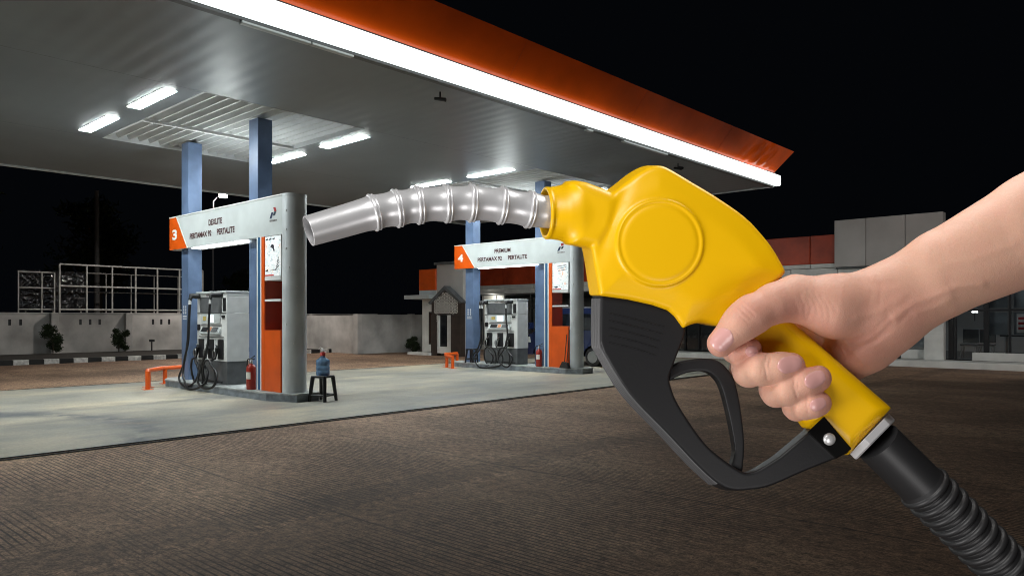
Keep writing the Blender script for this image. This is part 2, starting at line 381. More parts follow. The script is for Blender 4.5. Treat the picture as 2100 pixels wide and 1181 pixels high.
# ---------------------------------------------------------------- unfinished frame beyond the wall
t = thing('steel_frame', 'unclad white tube frame standing beyond the perimeter wall', 'frame', (-37, 12, 0))
def fr(name, x, ys, zt, zm, r):
    m = MB()
    for y in ys: m.tube([(x, y, 0), (x, y, zt)], r, 6)
    for z in (zt, zm, 1.86): m.tube([(x, ys[0], z), (x, ys[-1], z)], r, 6)
    return m.build(name, M['frame'], t)
fr('front_frame', -36, [10.31, 11.38, 12.43, 13.44, 14.42, 15.46, 16.6], 3.82, 2.88, 0.042)
fr('rear_frame', -38.6, [9.7, 10.8, 11.95, 13.05, 14.2, 15.3, 16.5, 17.6], 3.62, 2.72, 0.03)
fr('side_frame', -36.3, [8.86, 9.72, 10.2], 3.45, 2.78, 0.032)
m = MB(); rg = random.Random(5); nx, nz = 46, 30
vs = [(-36.55+rg.uniform(-0.07, 0.07), 8.9+2.6*i/nx, 1.8+1.75*j/nz) for j in range(nz+1) for i in range(nx+1)]
m.add(vs, [(j*(nx+1)+i, j*(nx+1)+i+1, (j+1)*(nx+1)+i+1, (j+1)*(nx+1)+i) for j in range(nz) for i in range(nx)], 0, True)
o = m.build('plastic_sheet', mat('black_tarp', (0.012, 0.012, 0.014), 0.16), t)
def pole(name, x, y, h, r, label, mt, cat='pole', gr=None):
    return tag(MB().tube([(x, y, 0), (x, y, h)], [r, r*0.75], 10).build(name, mt, None, loc=(x, y, 0)), label, cat, gr)
pole('utility_pole', -40, 13.1, 7.8, 0.14, 'tall dim pole standing behind the white tube frame', mat('dim_concrete', (0.10, 0.10, 0.10), 0.8))
fl = thing('floodlight', 'lit floodlight on a grey pole above the wall, seen over the number 3 beam', 'floodlight', (-30, 14.27, 0))
MB().tube([(-30, 14.27, 0), (-30, 14.27, 6.35), (-30, 14.45, 6.55)], [0.05, 0.035, 0.02], 10).build('pole', M['bdark'], fl)
MB().box(-30.0, 14.48, 6.52, -29.86, 14.80, 6.72).build('housing', M['dgrey'], fl, bevel=0.02)
MB().box(-29.855, 14.46, 6.53, -29.84, 14.80, 6.71).build('bulb', mat('flood_glow', (1, 1, 1), emit=(1.0, 0.93, 0.8), es=70), fl)
ff = lamp('floodlight_lamp', 'SPOT', (-29.75, 14.65, 6.55), 1500, (1, 0.93, 0.85), 0.12, spot_size=R(165), spot_blend=0.5); aim(ff, (-30.2, 12.5, 0))

# ================================================================ CANOPY
H = 5.3; DB = 8.66
XC0, XC1 = -21.6, -8.86; YC0, YC1 = -14.0, 20.85
rx0, rx1 = -16.95, -12.25
can = thing('canopy', 'flat grey filling station canopy with a glowing white edge band and orange fascia', 'canopy', (-15, 7, 0))
def ripple(m, x0, x1, y0, y1, z, per, amp, dx=6.0, st=0.05, m_=0):
    ny = max(2, int((y1-y0)/st)); nx = max(1, int((x1-x0)/dx)+1); vs = []
    for j in range(ny+1):
        y = y0+(y1-y0)*j/ny
        for i in range(nx+1): vs.append((x0+(x1-x0)*i/nx, y, z+amp*math.sin(2*math.pi*y/per)))
    m.add(vs, [(j*(nx+1)+i, (j+1)*(nx+1)+i, (j+1)*(nx+1)+i+1, j*(nx+1)+i+1) for j in range(ny) for i in range(nx)], m_, True)
m = MB()
g = 0.012
ripple(m, XC0, rx0-g, YC0, YC1, H, 0.30, 0.0005)
ripple(m, rx1+g, XC1, YC0, YC1, H, 0.30, 0.0015, st=0.04)
REC = [(5.65+DB*k, 8.95+DB*k) for k in (-2, -1, 0, 1)]
ys = [YC0]+[v for r_ in REC for v in r_]+[YC1]
for k in range(0, len(ys), 2): ripple(m, rx0, rx1, ys[k], ys[k+1], H, 0.30, 0.0005)
m.box(rx0-g, YC0, H+0.01, rx0, YC1, H+0.03); m.box(rx1, YC0, H+0.01, rx1+g, YC1, H+0.03)
m.build('ceiling', M['ceil'], can)
for (y0, y1) in REC:
    m = MB()
    n = int(round((y1-y0)/0.22)); vs = []; z0, z1 = H+0.05, H+0.17
    prof = []
    for k in range(n):
        yy = y0+(y1-y0)*k/n; st = (y1-y0)/n
        prof += [(yy, z1), (yy+0.16*st, z1), (yy+0.42*st, z0), (yy+0.58*st, z0), (yy+0.84*st, z1)]
    prof.append((y1, z1))
    vs = [(x, p[0], p[1]) for p in prof for x in (rx0, rx1)]
    m.add(vs, [(2*i, 2*i+2, 2*i+3, 2*i+1) for i in range(len(prof)-1)])
    for (a, b, c, d) in ((rx0, y0, rx1, y0+0.01), (rx0, y1-0.01, rx1, y1), (rx0, y0, rx0+0.01, y1), (rx1-0.01, y0, rx1, y1)):
        m.box(a, b, H-0.004, c, d, H+0.17)
    m.build('corrugated_recess', M['deck'], can)
    box('recess_beam', M['white'], can, -14.94, y0+0.01, H-0.002, -14.88, y1-0.01, H+0.05)
box('roof', M['dgrey'], can, XC0, YC0, H+0.2, XC1+0.05, YC1, H+0.45)
MB().box(XC0-0.05, YC0, H-0.05, XC0-0.002, YC1, H+0.5).box(XC0, YC1+0.002, H-0.03, XC1, YC1+0.05, H+0.5).build('edge_trim', M['grey'], can, bevel=0.01)
# band: rounded glowing box lamp along the front edge
def rbox(cx, cz, hw, hh, r, n=5):
    p = []
    for (sx, sz, a0) in ((1, 1, 0), (-1, 1, 90), (-1, -1, 180), (1, -1, 270)):
        for k in range(n+1):
            a = R(a0+90*k/n); p.append((cx+sx*(hw-r)+r*math.cos(a), cz+sz*(hh-r)+r*math.sin(a)))
    return p
MB().prism(rbox(-8.775, H+0.155, 0.085, 0.15, 0.04), 'y', YC0, YC1+0.1, 0, True).build('light_band', M['lite'], can)
MB().box(-8.98, YC0, H-0.02, -8.862, YC1, H+0.01).build('band_rail', M['dgrey'], can)
for y0, y1 in ((4.6, 5.6), (5.62, 6.3), (11.9, 12.1), (13.2, 15.0)): MB().box(-8.95, y0, H-0.055, -8.865, y1, H-0.021).build('driver_box', M['grey'], can, bevel=0.005)
# fascia leaning outwards above the band, in vinyl panels
m = MB(); ny = 640; nz = 14; rg = random.Random(3); vs = []
yA, yB = YC0, YC1-0.1
def fas(s, t):     # s along, t up
    y = yA+(yB-yA)*s
    x = -8.84+0.50*t; z = H+0.33+0.62*t
    y += 0.30*t*max(0, (s-0.9)/0.1)
    if s > 0.925:
        q = (s-0.925)/0.075; e_ = math.exp(-((q-0.45)/0.28)**2); x += (0.075*abs(math.sin(q*11+t*2.2))**0.7+0.03*math.sin(q*37-t*5))*math.sin(math.pi*t**0.7)*e_
    else: x += 0.006*math.sin(s*70)*math.sin(math.pi*t)
    return (x, y, z)
for j in range(nz+1):
    for i in range(ny+1): vs.append(fas(i/ny, j/nz))
m.add(vs, [(j*(ny+1)+i, j*(ny+1)+i+1, (j+1)*(ny+1)+i+1, (j+1)*(ny+1)+i) for j in range(nz) for i in range(ny)], 0, True)
m.build('fascia', M['fascia'], can)
MB().prism([(-8.86, H+0.3), (-8.98, H+0.3), (-8.52, H+0.93), (-8.46, H+0.95)], 'y', YC0, yB-0.05).build('fascia_backing', M['dgrey'], can)
for y in (-4.0, 0.5, 5.0, 9.5, 13.3, 17.2): MB().tube([Vector(fas((y-yA)/(yB-yA), t))+Vector((0.004, 0, -0.003)) for t in (0.02, 0.25, 0.5, 0.75, 0.98)], 0.004, 4).build('fascia_seam', M['orange'], can)

def column(x0, y0, k, sticker=False):
    c = MB().box(x0, y0, 0.15, x0+0.34, y0+0.30, H+0.02).build('column', M['blue'], can, bevel=0.006)
    if sticker:
        s = MB().box(x0+0.06, y0-0.003, 1.44, x0+0.28, y0-0.0005, 1.78)
        sg = MB()
        for i in range(2):
            for j in range(3):
                cx, cz = x0+0.12+0.1*i, 1.74-0.065*j
                vs = [(cx+r*math.cos(2*math.pi*q/14), y0-0.005, cz+r*math.sin(2*math.pi*q/14)) for r in (0.030, 0.021) for q in range(14)]
                sg.add(vs, [(q, (q+1) % 14, 14+(q+1) % 14, 14+q) for q in range(14)])
                sg.box(cx-0.012, y0-0.0055, cz-0.014, cx+0.010, y0-0.0045, cz+0.012)
        for j in range(3): sg.box(x0+0.075, y0-0.0055, 1.53-0.03*j, x0+0.265, y0-0.0045, 1.545-0.03*j)
        st = s.build('safety_sign', M['blue'], c)
        for v in sg.v: s.v.append(v)
        n = len(s.v)-len(sg.v)
        s2 = MB(); s2.v = sg.v; s2.f = sg.f; s2.m = sg.m; s2.s = sg.s
        s2.build('safety_pictograms', M['wtxt'], c)
for k in (0, 1):
    column(-16.36, 7.07+DB*k, k, True); column(-13.44-0.14*k, 7.11+DB*k, k)
column(-16.36, 7.07-DB, -1); column(-13.44, 7.11-DB, -1)

# ---------------------------------------------------------------- ceiling lights
def make_light():
    t = thing('ceiling_light', '', 'light', (0, 0, H), 'fluorescent lights under the canopy')
    MB().box(-0.79, -0.125, H-0.008, 0.785, 0.125, H-0.001).build('frame', M['white'], t)
    MB().box(-0.76, -0.105, H-0.017, 0.76, 0.105, H-0.0085).build('diffuser', M['tube'], t)
    return t
L0 = make_light()
LS = [(-13.30, 5.22, 'bright ceiling light left of the number 3 columns, nearer of the left pair'),
      (-15.78, 5.20, 'bright ceiling light left of the number 3 columns, farther of the left pair'),
      (-13.46, 9.30, 'ceiling light right of the number 3 columns, the one farther from the columns'),
      (-15.92, 9.32, 'ceiling light partly hidden behind the taller number 3 column'),
      (-13.55, 13.93, 'ceiling light in the middle of the canopy, clear of the nozzle spout'),
      (-15.95, 13.95, 'ceiling light half covered by the curved metal spout'),
      (-13.55, 18.05, 'far ceiling light just above the nozzle neck'),
      (-15.95, 18.05, 'farthest ceiling light, behind the nozzle neck'),
      (-13.4, 0.6, 'ceiling light over the empty lane outside the left of the frame, near'),
      (-15.9, 0.6, 'ceiling light over the empty lane outside the left of the frame, far'),
      (-13.4, -3.5, 'ceiling light over the neighbouring island outside the frame, near'),
      (-15.9, -3.5, 'ceiling light over the neighbouring island outside the frame, far')]
for i, (x, y, lb) in enumerate(LS):
    o = L0 if i == 0 else copy_tree(L0)
    o.location = (x, y, H); o['label'] = lb
def camera_thing(y, label, two=False):
    t = thing('security_camera', label, 'camera', (-9.3, y, H), 'small cameras hanging under the canopy edge')
    MB().tube([(-9.3, y, H+0.005), (-9.3, y, H-0.09)], 0.015, 8).build('bracket', M['dark'], t)
    m = MB().tube([(-9.40, y-0.03, H-0.10), (-9.22, y+0.05, H-0.14)], [0.026, 0.034], 12)
    if two: m.tube([(-9.36, y+0.12, H-0.06), (-9.20, y+0.05, H-0.12)], [0.026, 0.034], 12)
    m.build('camera_body', M['dark'], t)
camera_thing(8.35, 'small black camera under the canopy edge above the metal spout')
camera_thing(16.2, 'small black twin camera under the canopy edge above the yellow nozzle', True)

# ================================================================ PUMP ISLANDS
def text_mb(body, x0, x1, zc, h, y, bold=0.0):
    cu = bpy.data.curves.new('t', 'FONT'); cu.body = body; cu.offset = bold; cu.extrude = 0
    ob = bpy.data.objects.new('t', cu); COL.objects.link(ob)
    bpy.context.view_layer.update()
    me = bpy.data.meshes.new_from_object(ob.evaluated_get(bpy.context.evaluated_depsgraph_get()))
    vs = [v.co.copy() for v in me.vertices]; fs = [list(p.vertices) for p in me.polygons]
    bpy.data.objects.remove(ob); bpy.data.curves.remove(cu); bpy.data.meshes.remove(me)
    xa, xb = min(v.x for v in vs), max(v.x for v in vs); za, zb = min(v.y for v in vs), max(v.y for v in vs)
    return MB().add([(x0+(v.x-xa)/(xb-xa)*(x1-x0), y, zc-h/2+(v.y-za)/(zb-za)*h) for v in vs], fs)

def island(k, no, top):
    D = DB*k; y0 = 6.98+D; y1 = 7.44+D
    dx = -0.24*k
    nm = 'near' if k == 0 else 'far'
    t = thing('pump_island', ('grey island kerb under the larger pump, beside the stool with the water bottle' if k == 0 else 'grey island kerb under the smaller pump, in front of the blue microvan'), 'kerb', (-14, 7.27+D, 0), 'pump islands')
    pts = [(-16.55, 6.80+D), (-12.25, 6.80+D), (-11.62+dx, 7.05+D), (-11.62+dx, 7.50+D), (-12.25, 7.74+D), (-16.55, 7.74+D), (-17.0, 7.5+D), (-17.0, 7.05+D)]
    MB().prism(pts, 'z', 0.0, 0.125).build('kerb_side', M['kerbm'], t, bevel=0.008)
    pts2 = [(x+(0.012 if x < -14 else -0.012)*-1, y+(-0.012 if y < 7.27+D else 0.012)) for x, y in pts]
    MB().prism(pts2, 'z', 0.1252, 0.152).build('kerb_top', M['kerbt'], t, bevel=0.008)

    s = thing('pump_sign_gantry', 'grey and orange portal with the number %s, lettered %s' % (no, top), 'pump sign', (-14.4, 7.27+D, 0), 'numbered portals over the pumps')
    b = MB().prism([(-16.75, 3.0), ((-12.0+dx), 3.0), ((-12.0+dx), 3.7), (-16.75, 3.7)], 'y', y0, y1).build('beam', M['grey'], s, bevel=0.012)
    MB().box(-16.76, y0-0.012, 3.702, (-12.02+dx), y1+0.01, 3.725).build('beam_trim', M['white'], s)
    MB().prism([(-16.752, 3.0), (-15.88, 3.0), (-16.42, 3.70), (-16.752, 3.70)], 'y', y0-0.006, y0-0.001).box(-16.757, y0, 3.0, -16.751, y1, 3.70).build('number_panel', M['orange'], s)
    MB().prism([(-15.88, 3.0), (-15.84, 3.0), (-16.38, 3.70), (-16.42, 3.70)], 'y', y0-0.006, y0-0.001).build('panel_edge', M['white'], s)
    text_mb(no, -16.60, -16.36, 3.325, 0.23, y0-0.010, 0.04).build('number_lettering', M['wtxt'], s)
    text_mb(top, -14.87 if k == 0 else -15.04, -14.28 if k == 0 else -14.40, 3.452, 0.120, y0-0.004, 0.034).build('fuel_lettering', M['txt'], s)
    for bd, x0_, x1_ in (('PERTAMAX 92', -15.74, -14.74), ('PERTALITE', -14.50, -13.76)):
        text_mb(bd, x0_, x1_, 3.232, 0.122, y0-0.004, 0.034).build('fuel_lettering', M['txt'], s)
    # up-light standing on the beam between the columns
    ul = thing('uplight', 'lamp on top of the %s beam shining up at the canopy' % top, 'lamp', (-14.9, y0+0.29, 3.726), 'up-lights on the beams')
    MB().box(-15.12, y0+0.22, 3.7262, -14.68, y0+0.50, 3.736).build('housing', M['dgrey'], ul)
    MB().box(-15.09, y0+0.24, 3.7362, -14.71, y0+0.48, 3.741).build('lens', M['tube'], ul)
    WL[ul] = WL[ul]
    lg = [MB(), MB(), MB()]
    def para(m_, x, z, w_, h_, sk): m_.add([(x, y0-0.005, z), (x+w_, y0-0.005, z), (x+w_+sk, y0-0.005, z+h_), (x+sk, y0-0.005, z+h_)], [(0, 1, 2, 3)])
    para(lg[0], (-12.43+dx), 3.31, 0.07, 0.11, 0.065); para(lg[1], (-12.31+dx), 3.36, 0.07, 0.065, 0.04)
    lg[2].add([((-12.30+dx), y0-0.005, 3.44), ((-12.21+dx), y0-0.005, 3.44), ((-12.21+dx), y0-0.005, 3.51), ((-12.30+dx), y0-0.005, 3.51)], [(0, 1, 2, 3)])
    if k == 0: lg[2].v = [((-12.30+dx), y0-0.005, 3.505), ((-12.22+dx), y0-0.005, 3.505), ((-12.185+dx), y0-0.005, 3.43), ((-12.265+dx), y0-0.005, 3.43)]
    h = lg[0].build('emblem', mat('emblem_blue', (0.008, 0.02, 0.07)), s)
    lg[1].build('emblem_bar', mat('emblem_green', (0.008, 0.03, 0.05)), s); lg[2].build('emblem_tip', mat('emblem_red', (0.3, 0.01, 0.012)), s)
    text_mb('PERTAMINA', (-12.43+dx), (-12.17+dx), 3.268, 0.035, y0-0.005, 0.02).build('emblem_lettering', M['txt'], s)
    # under-beam lamp
    MB().box(-15.8, y0+0.06, 2.978, -13.46, y1-0.20, 2.9985).build('under_light', M['uglow'], s, bevel=0.01)
    # silver round-nosed end pillar
    cx, cy, r = -12.0+dx, 7.21+D, 0.23
    arc = [(cx+0.001+r*math.sin(R(a)), cy-r*math.cos(R(a))) for a in range(0, 181, 9)]
    o = MB().prism(arc, 'z', 0.1525, 3.69, 0, True).build('end_pillar', M['pillar'], s)
    em = o.modifiers.new('es', 'EDGE_SPLIT'); em.split_angle = R(35)
    MB().prism([(cx-0.06, cy-r-0.004), (cx, cy-r-0.004)]+[(x+(x-cx)*0.03, y+(y-cy)*0.02) for x, y in arc]+[(cx-0.06, cy+r+0.004)], 'z', 3.691, 3.73).build('pillar_cap', M['pillar'], s)
    rg = random.Random(k+4)
    for i in range(9):
        a = R(rg.choice([25, 40, 60, 75])); z = 0.7+i*0.34; px, py = cx+(r+0.001)*math.sin(a), cy-(r+0.001)*math.cos(a)
        MB().lathe([(0.011, -0.012), (0.011, 0.012)], (px, py, z), 8).build('screw', M['wtxt'], s)
    # panel frame: stripes, orange frame, poster, shelves
    MB().box((-12.905+dx), y0, 0.1525, (-12.862+dx), y1, 3.0).build('white_stripe', M['white'], s)
    MB().box((-12.775+dx), y0, 0.1525, (-12.735+dx), y1, 3.0).build('white_stripe', M['white'], s)
    MB().box((-12.860+dx), y0+0.004, 0.1525, (-12.777+dx), y1-0.004, 3.0).build('blue_stripe', M['stripeb'], s)
    f = MB().box((-12.733+dx), y0-0.002, 0.1525, (-12.62+dx), y1, 3.0).box((-12.618+dx), y0-0.002, 0.1525, (-12.052+dx), y1, 1.27)
    f.build('orange_panel', M['orange'], s, bevel=0.004)
    MB().box((-12.618+dx), y0+0.02, 1.272, (-12.612+dx), y1-0.01, 2.25).build('niche_lining', M['niche'], s)
    if k == 0: MB().box((-12.61+dx), y1-0.03, 1.272, (-12.055+dx), y1-0.01, 2.25).build('niche_back', M['niche'], s)
    MB().box((-12.61+dx), y0, 1.80, (-12.055+dx), y1-0.04, 1.84).build('shelf', M['lgrey'], s)
    MB().box((-12.61+dx), y0, 2.185, (-12.055+dx), y1-0.04, 2.25).build('shelf', M['lgrey'], s)
    MB().box((-12.612+dx), y0+0.01, 2.252, (-12.055+dx), y1-0.01, 2.998).build('light_box', M['white'], s)
    pg = MB().add([((-12.605+dx), y0+0.006, 2.262), ((-12.058+dx), y0+0.006, 2.262), ((-12.058+dx), y0+0.006, 2.99), ((-12.605+dx), y0+0.006, 2.99)], [(0, 1, 2, 3)])
    pm = mat('poster_print_'+nm, (0.8, 0.8, 0.8), 0.4); n = N(pm); tc = n.new('TexCoord').outputs['Object']
    nn = n.noise(n.mapping(tc, (6, 1, 4.5), loc=(k*3, 0, 0)), 1.0, 3, 0.6); n2 = n.noise(n.mapping(tc, (14, 1, 22), loc=(k*5, 0, 0)), 1.0, 4, 0.7)
    cc = n.ramp(nn, [(0.40, (0.85, 0.86, 0.86)), (0.50, (0.62, 0.70, 0.72)), (0.60, (0.85, 0.80, 0.76)), (0.68, (0.75, 0.45, 0.33))])
    cc = n.mix(n.ramp(n2, [(0.54, (0,)*3), (0.60, (0.6,)*3)]), cc, (0.30, 0.32, 0.34))
    n.link(cc, n.b.inputs['Base Color']); n.link(cc, n.b.inputs['Emission Color']); n.b.inputs['Emission Strength'].default_value = 0.45
    p = pg.build('poster', pm, s)
    dk = mat('poster_black', (0.04, 0.04, 0.05), 0.4)
    q = MB()
    def poly(pts): q.add([(x, y0+0.004, z) for x, z in pts], [list(range(len(pts)))])
    if k == 0:
        poly([((-12.42+dx), 2.80), ((-12.36+dx), 2.85), ((-12.29+dx), 2.82), ((-12.27+dx), 2.72), ((-12.30+dx), 2.70), ((-12.33+dx), 2.76)])
        for i in range(4): poly([((-12.24+dx)+0.02*i, 2.36+0.05*i), ((-12.12+dx), 2.44+0.05*i), ((-12.12+dx), 2.46+0.05*i), ((-12.24+dx)+0.02*i, 2.385+0.05*i)])
        poly([((-12.42+dx), 2.36), ((-12.12+dx), 2.37), ((-12.12+dx), 2.38), ((-12.42+dx), 2.37)]); poly([((-12.60+dx), 2.36), ((-12.52+dx), 2.39), ((-12.49+dx), 2.37), ((-12.52+dx), 2.345)])
        for i in range(3): poly([((-12.58+dx)+0.12*i, 2.92), ((-12.50+dx)+0.12*i, 2.93), ((-12.50+dx)+0.12*i, 2.955), ((-12.58+dx)+0.12*i, 2.945)])
    else:
        poly([((-12.60+dx), 2.33), ((-12.45+dx), 2.36), ((-12.40+dx), 2.34), ((-12.45+dx), 2.31)])
        for i in range(3): poly([((-12.45+dx)+0.02*i, 2.9-0.06*i), ((-12.12+dx), 2.93-0.06*i), ((-12.12+dx), 2.915-0.06*i), ((-12.45+dx)+0.02*i, 2.885-0.06*i)])
    q.build('print_figure', dk, p)
    MB().add([((-12.60+dx), y0+0.0035, 2.266), ((-12.30+dx), y0+0.0035, 2.266), ((-12.30+dx), y0+0.0035, 2.29), ((-12.60+dx), y0+0.0035, 2.29)], [(0, 1, 2, 3)]).build('print_strip', mat('print_red', (0.6, 0.04, 0.03)), p)

def hose_path(ps, n=14):
    out = []
    P = [Vector(p) for p in ps]; P = [P[0]*2-P[1]]+P+[P[-1]*2-P[-2]]
    for i in range(1, len(P)-2):
        for k in range(n):
            t = k/n; a, b, c, d = P[i-1], P[i], P[i+1], P[i+2]
            out.append(0.5*((2*b)+(c-a)*t+(2*a-5*b+4*c-d)*t*t+(3*b-a-3*c+d)*t**3))
    out.append(P[-2]); return out
def dispenser(k, no):
    D = DB*k
    t = thing('fuel_dispenser', 'grey fuel pump with black hoses, ' + ('larger one, under the DEXLITE beam' if k == 0 else 'smaller one, under the PREMIUM beam'), 'fuel pump', (-14.85, 7.27+D, 0.152), 'fuel pumps')
    x0, x1, y0, y1 = -15.50, -14.18, 7.03+D, 7.50+D
    MB().box(x0, y0, 0.62, x1, y1, 1.60).box(x0, y0, 1.93, x1, y1, 2.0).box(x0, y0, 1.6005, x0+0.10, y1, 1.9295).box(x1-0.22, y0, 1.6005, x1, y1, 1.9295).box(x0+0.1, y1-0.2, 1.6005, x1-0.22, y1, 1.9295).build('housing', M['lgrey'], t, bevel=0.008)
    MB().box(x0+0.01, y0+0.01, 0.152, x1-0.01, y1-0.01, 0.62).build('plinth', M['dgrey'], t, bevel=0.004)
    MB().box(x0-0.01, y0-0.03, 2.001, x1+0.01, y1+0.01, 2.04).build('top_cover', M['grey'], t, bevel=0.006)
    MB().box(x0+0.101, y0+0.015, 1.61, x1-0.221, y0+0.022, 1.925).build('head_window', M['dgrey'], t)
    MB().box(x1-0.16, y0-0.004, 1.63, x1-0.04, y0-0.001, 1.90).build('side_window', M['dark'], t)
    text_mb('PERTAMINA', x0+0.42, x1-0.42, 1.965, 0.035, y0-0.002, 0.02).build('head_lettering', M['txt'], t)
    p = MB().box(x0+0.22, y0-0.015, 1.38, x1-0.26, y0-0.001, 1.58).build('display_panel', M['grey'], t, bevel=0.003)
    MB().box(x0+0.52, y0-0.018, 1.40, x0+0.78, y0-0.0155, 1.56).build('display', mat('display_glow', (0.7, 0.75, 0.8), emit=(0.75, 0.88, 1), es=0.9), p)
    MB().box(x0+0.30, y0-0.018, 1.44, x0+0.44, y0-0.0155, 1.53).build('badge', mat('badge_gold', (0.5, 0.38, 0.10)), p)
    MB().box(x0+0.02, y0-0.01, 1.585, x1-0.02, y0-0.001, 1.60).box(x0+0.1, y0-0.01, 1.10, x1-0.12, y0-0.001, 1.115).box(x0+0.2, y0-0.01, 1.335, x1-0.22, y0-0.001, 1.35).build('trim_strip', M['dgrey'], t)
    MB().prism([(y0-0.002, 1.30), (y0-0.06, 1.20), (y0-0.06, 1.17), (y0-0.002, 1.15)], 'x', x0+0.2, x1-0.24).build('keypad_shelf', M['grey'], t)
    MB().prism([(y0-0.006, 1.305), (y0-0.0595, 1.215), (y0-0.064, 1.215), (y0-0.010, 1.307)], 'x', x0+0.28, x0+0.55).build('printer', M['dark'], t)
    MB().prism([(y0-0.006, 1.305), (y0-0.0595, 1.215), (y0-0.064, 1.215), (y0-0.010, 1.307)], 'x', x0+0.58, x0+0.70).build('receipt', mat('receipt_orange', (0.7, 0.3, 0.15)), t)
    MB().prism([(y0-0.006, 1.305), (y0-0.0595, 1.215), (y0-0.064, 1.215), (y0-0.010, 1.307)], 'x', x0+0.74, x0+0.98).build('keypad', M['dgrey'], t)
    MB().box(x0+0.04, y0-0.02, 1.24, x0+0.15, y0-0.001, 1.36).box(x1-0.2, y0-0.02, 1.50, x1-0.08, y0-0.001, 1.55).build('switch_box', M['dark'], t)
    rg = random.Random(9+k)
    for i, hx in enumerate((x0+0.22, x0+0.66, x1-0.24)):
        h = MB().box(hx-0.11, y0-0.03, 0.66, hx+0.11, y0-0.001, 1.06).build('nozzle_holster', M['dark'], t, bevel=0.01)
        m = MB().tube([(hx+0.09, y0-0.16, 0.95), (hx+0.02, y0-0.10, 0.93), (hx-0.05, y0-0.07, 0.84)], [0.012, 0.014, 0.02], 8)
        m.build('spout', M['chrome'], h)
        m = MB().tube([(hx-0.02, y0-0.07, 0.90), (hx-0.07, y0-0.09, 0.80), (hx-0.08, y0-0.10, 0.66)], [0.035, 0.045, 0.028], 10)
        m.build('nozzle_body', M['rubber'] if i != 1 else M['dgrey'], h)
        m = MB().tube([(hx-0.07+0.055*math.cos(a), y0-0.12, 0.77+0.085*math.sin(a)) for a in [2*math.pi*q/14 for q in range(15)]], 0.010, 6)
        m.build('trigger_guard', M['chrome'], h)
        # hose: from the swivel at the head, down, loop on the ground, back to the nozzle
        sx = (x0-0.05, x0+0.10, x1-0.22)[i]; yy = y0-0.11-0.05*i
        MB().tube([(sx+0.0, y0+0.0, 1.955), (sx-0.01, yy, 1.955), (sx-0.02, yy-0.02, 1.87)], [0.06, 0.055, 0.03], 8).build('hose_swivel', M['dark'], t)
        low = (0.06, 0.03, 0.10)[i] if k == 0 else (0.05, 0.04, 0.12)[i]
        bx = hx-0.08; of = (-0.30, -0.10, -0.34)[i] if k == 0 else (-0.30, 0.12, -0.22)[i]
        if k == 0:
            path = [(sx-0.02, yy-0.02, 1.87), (sx-0.05, yy-0.03, 1.5), (sx-0.08, yy-0.04, 1.0), (sx-0.22-0.05*i, yy-0.05, 0.55), (sx+of-0.05, yy-0.10, 0.22), (sx+of+0.35, yy-0.16, low), (bx+0.22+0.1*i, yy-0.12, 0.16), (bx+0.30+0.07*i, yy-0.06, 0.40), (bx+0.06, yy-0.02, 0.60), (bx, y0-0.10, 0.68)]
        else:
            path = [(sx-0.02, yy-0.02, 1.87), (sx-0.0, yy-0.03, 1.5), (sx+0.06, yy-0.04, 1.0), (sx-0.05, yy-0.05, 0.62), (sx-0.28, yy-0.06, 0.32), (sx-0.05, yy-0.08, low), (bx+0.26, yy-0.10, 0.12), (bx+0.36, yy-0.05, 0.35), (bx+0.12, yy-0.02, 0.58), (bx, y0-0.10, 0.68)]
        MB().tube(hose_path(path), 0.023, 8).build('hose', M['rubber'], t)
        MB().tube([Vector(path[0])+Vector((0, 0, 0.02)), Vector(path[0])*0.75+Vector(path[1])*0.25], 0.024, 8).build('hose_sleeve', M['lgrey'], t)
    for cx_, cz_, ra, rb, ph in ((x0+0.42, 0.37, 0.24, 0.30, 0.0), (x0+0.98, 0.36, 0.20, 0.29, 0.6)):
        MB().tube([(cx_+ra*math.cos(a+ph)*1.0, y0-0.20-0.05*math.sin(a), cz_+rb*math.sin(a+ph)) for a in [2*math.pi*q/30 for q in range(31)]], 0.021, 8).build('hose_loop', M['rubber'], t)
    MB().box(x0+0.2, y0-0.12, 0.20, x1+0.0, y0-0.09, 0.235).build('foot_rail', M['dark'], t)

def extinguisher(x, y, label):
    t = thing('fire_extinguisher', label, 'fire extinguisher', (x, y, 0.152), 'red fire extinguishers on the islands')
    MB().lathe([(0.082, 0.0), (0.088, 0.02), (0.088, 0.40), (0.075, 0.445), (0.035, 0.475), (0.03, 0.49)], (x, y, 0.153), 24).build('cylinder', M['red'], t)
    m = MB().lathe([(0.033, 0.49), (0.033, 0.53), (0.02, 0.55)], (x, y, 0.153), 12).box(x-0.02, y-0.015, 0.70, x+0.02, y+0.015, 0.735)
    m.build('valve', M['chrome'], t)
    MB().tube([(x-0.01, y, 0.735), (x+0.06, y, 0.76), (x+0.13, y, 0.79)], 0.010, 6).tube([(x, y, 0.72), (x+0.12, y, 0.73)], 0.008, 6).build('handle', M['dark'], t)
    MB().tube(hose_path([(x-0.02, y, 0.72), (x-0.10, y-0.02, 0.70), (x-0.115, y-0.03, 0.5), (x-0.11, y-0.03, 0.3)], 6), 0.012, 6).build('discharge_hose', M['dark'], t)
    vs = []; n = 8
    for j in (0.20, 0.33):
        for q in range(n+1):
            a = R(-115+80*q/n); vs.append((x+0.0895*math.cos(a), y+0.0895*math.sin(a), 0.153+j))
    MB().add(vs, [(q, q+1, n+1+q+1, n+1+q) for q in range(n)]).build('label_band', M['label'], t)

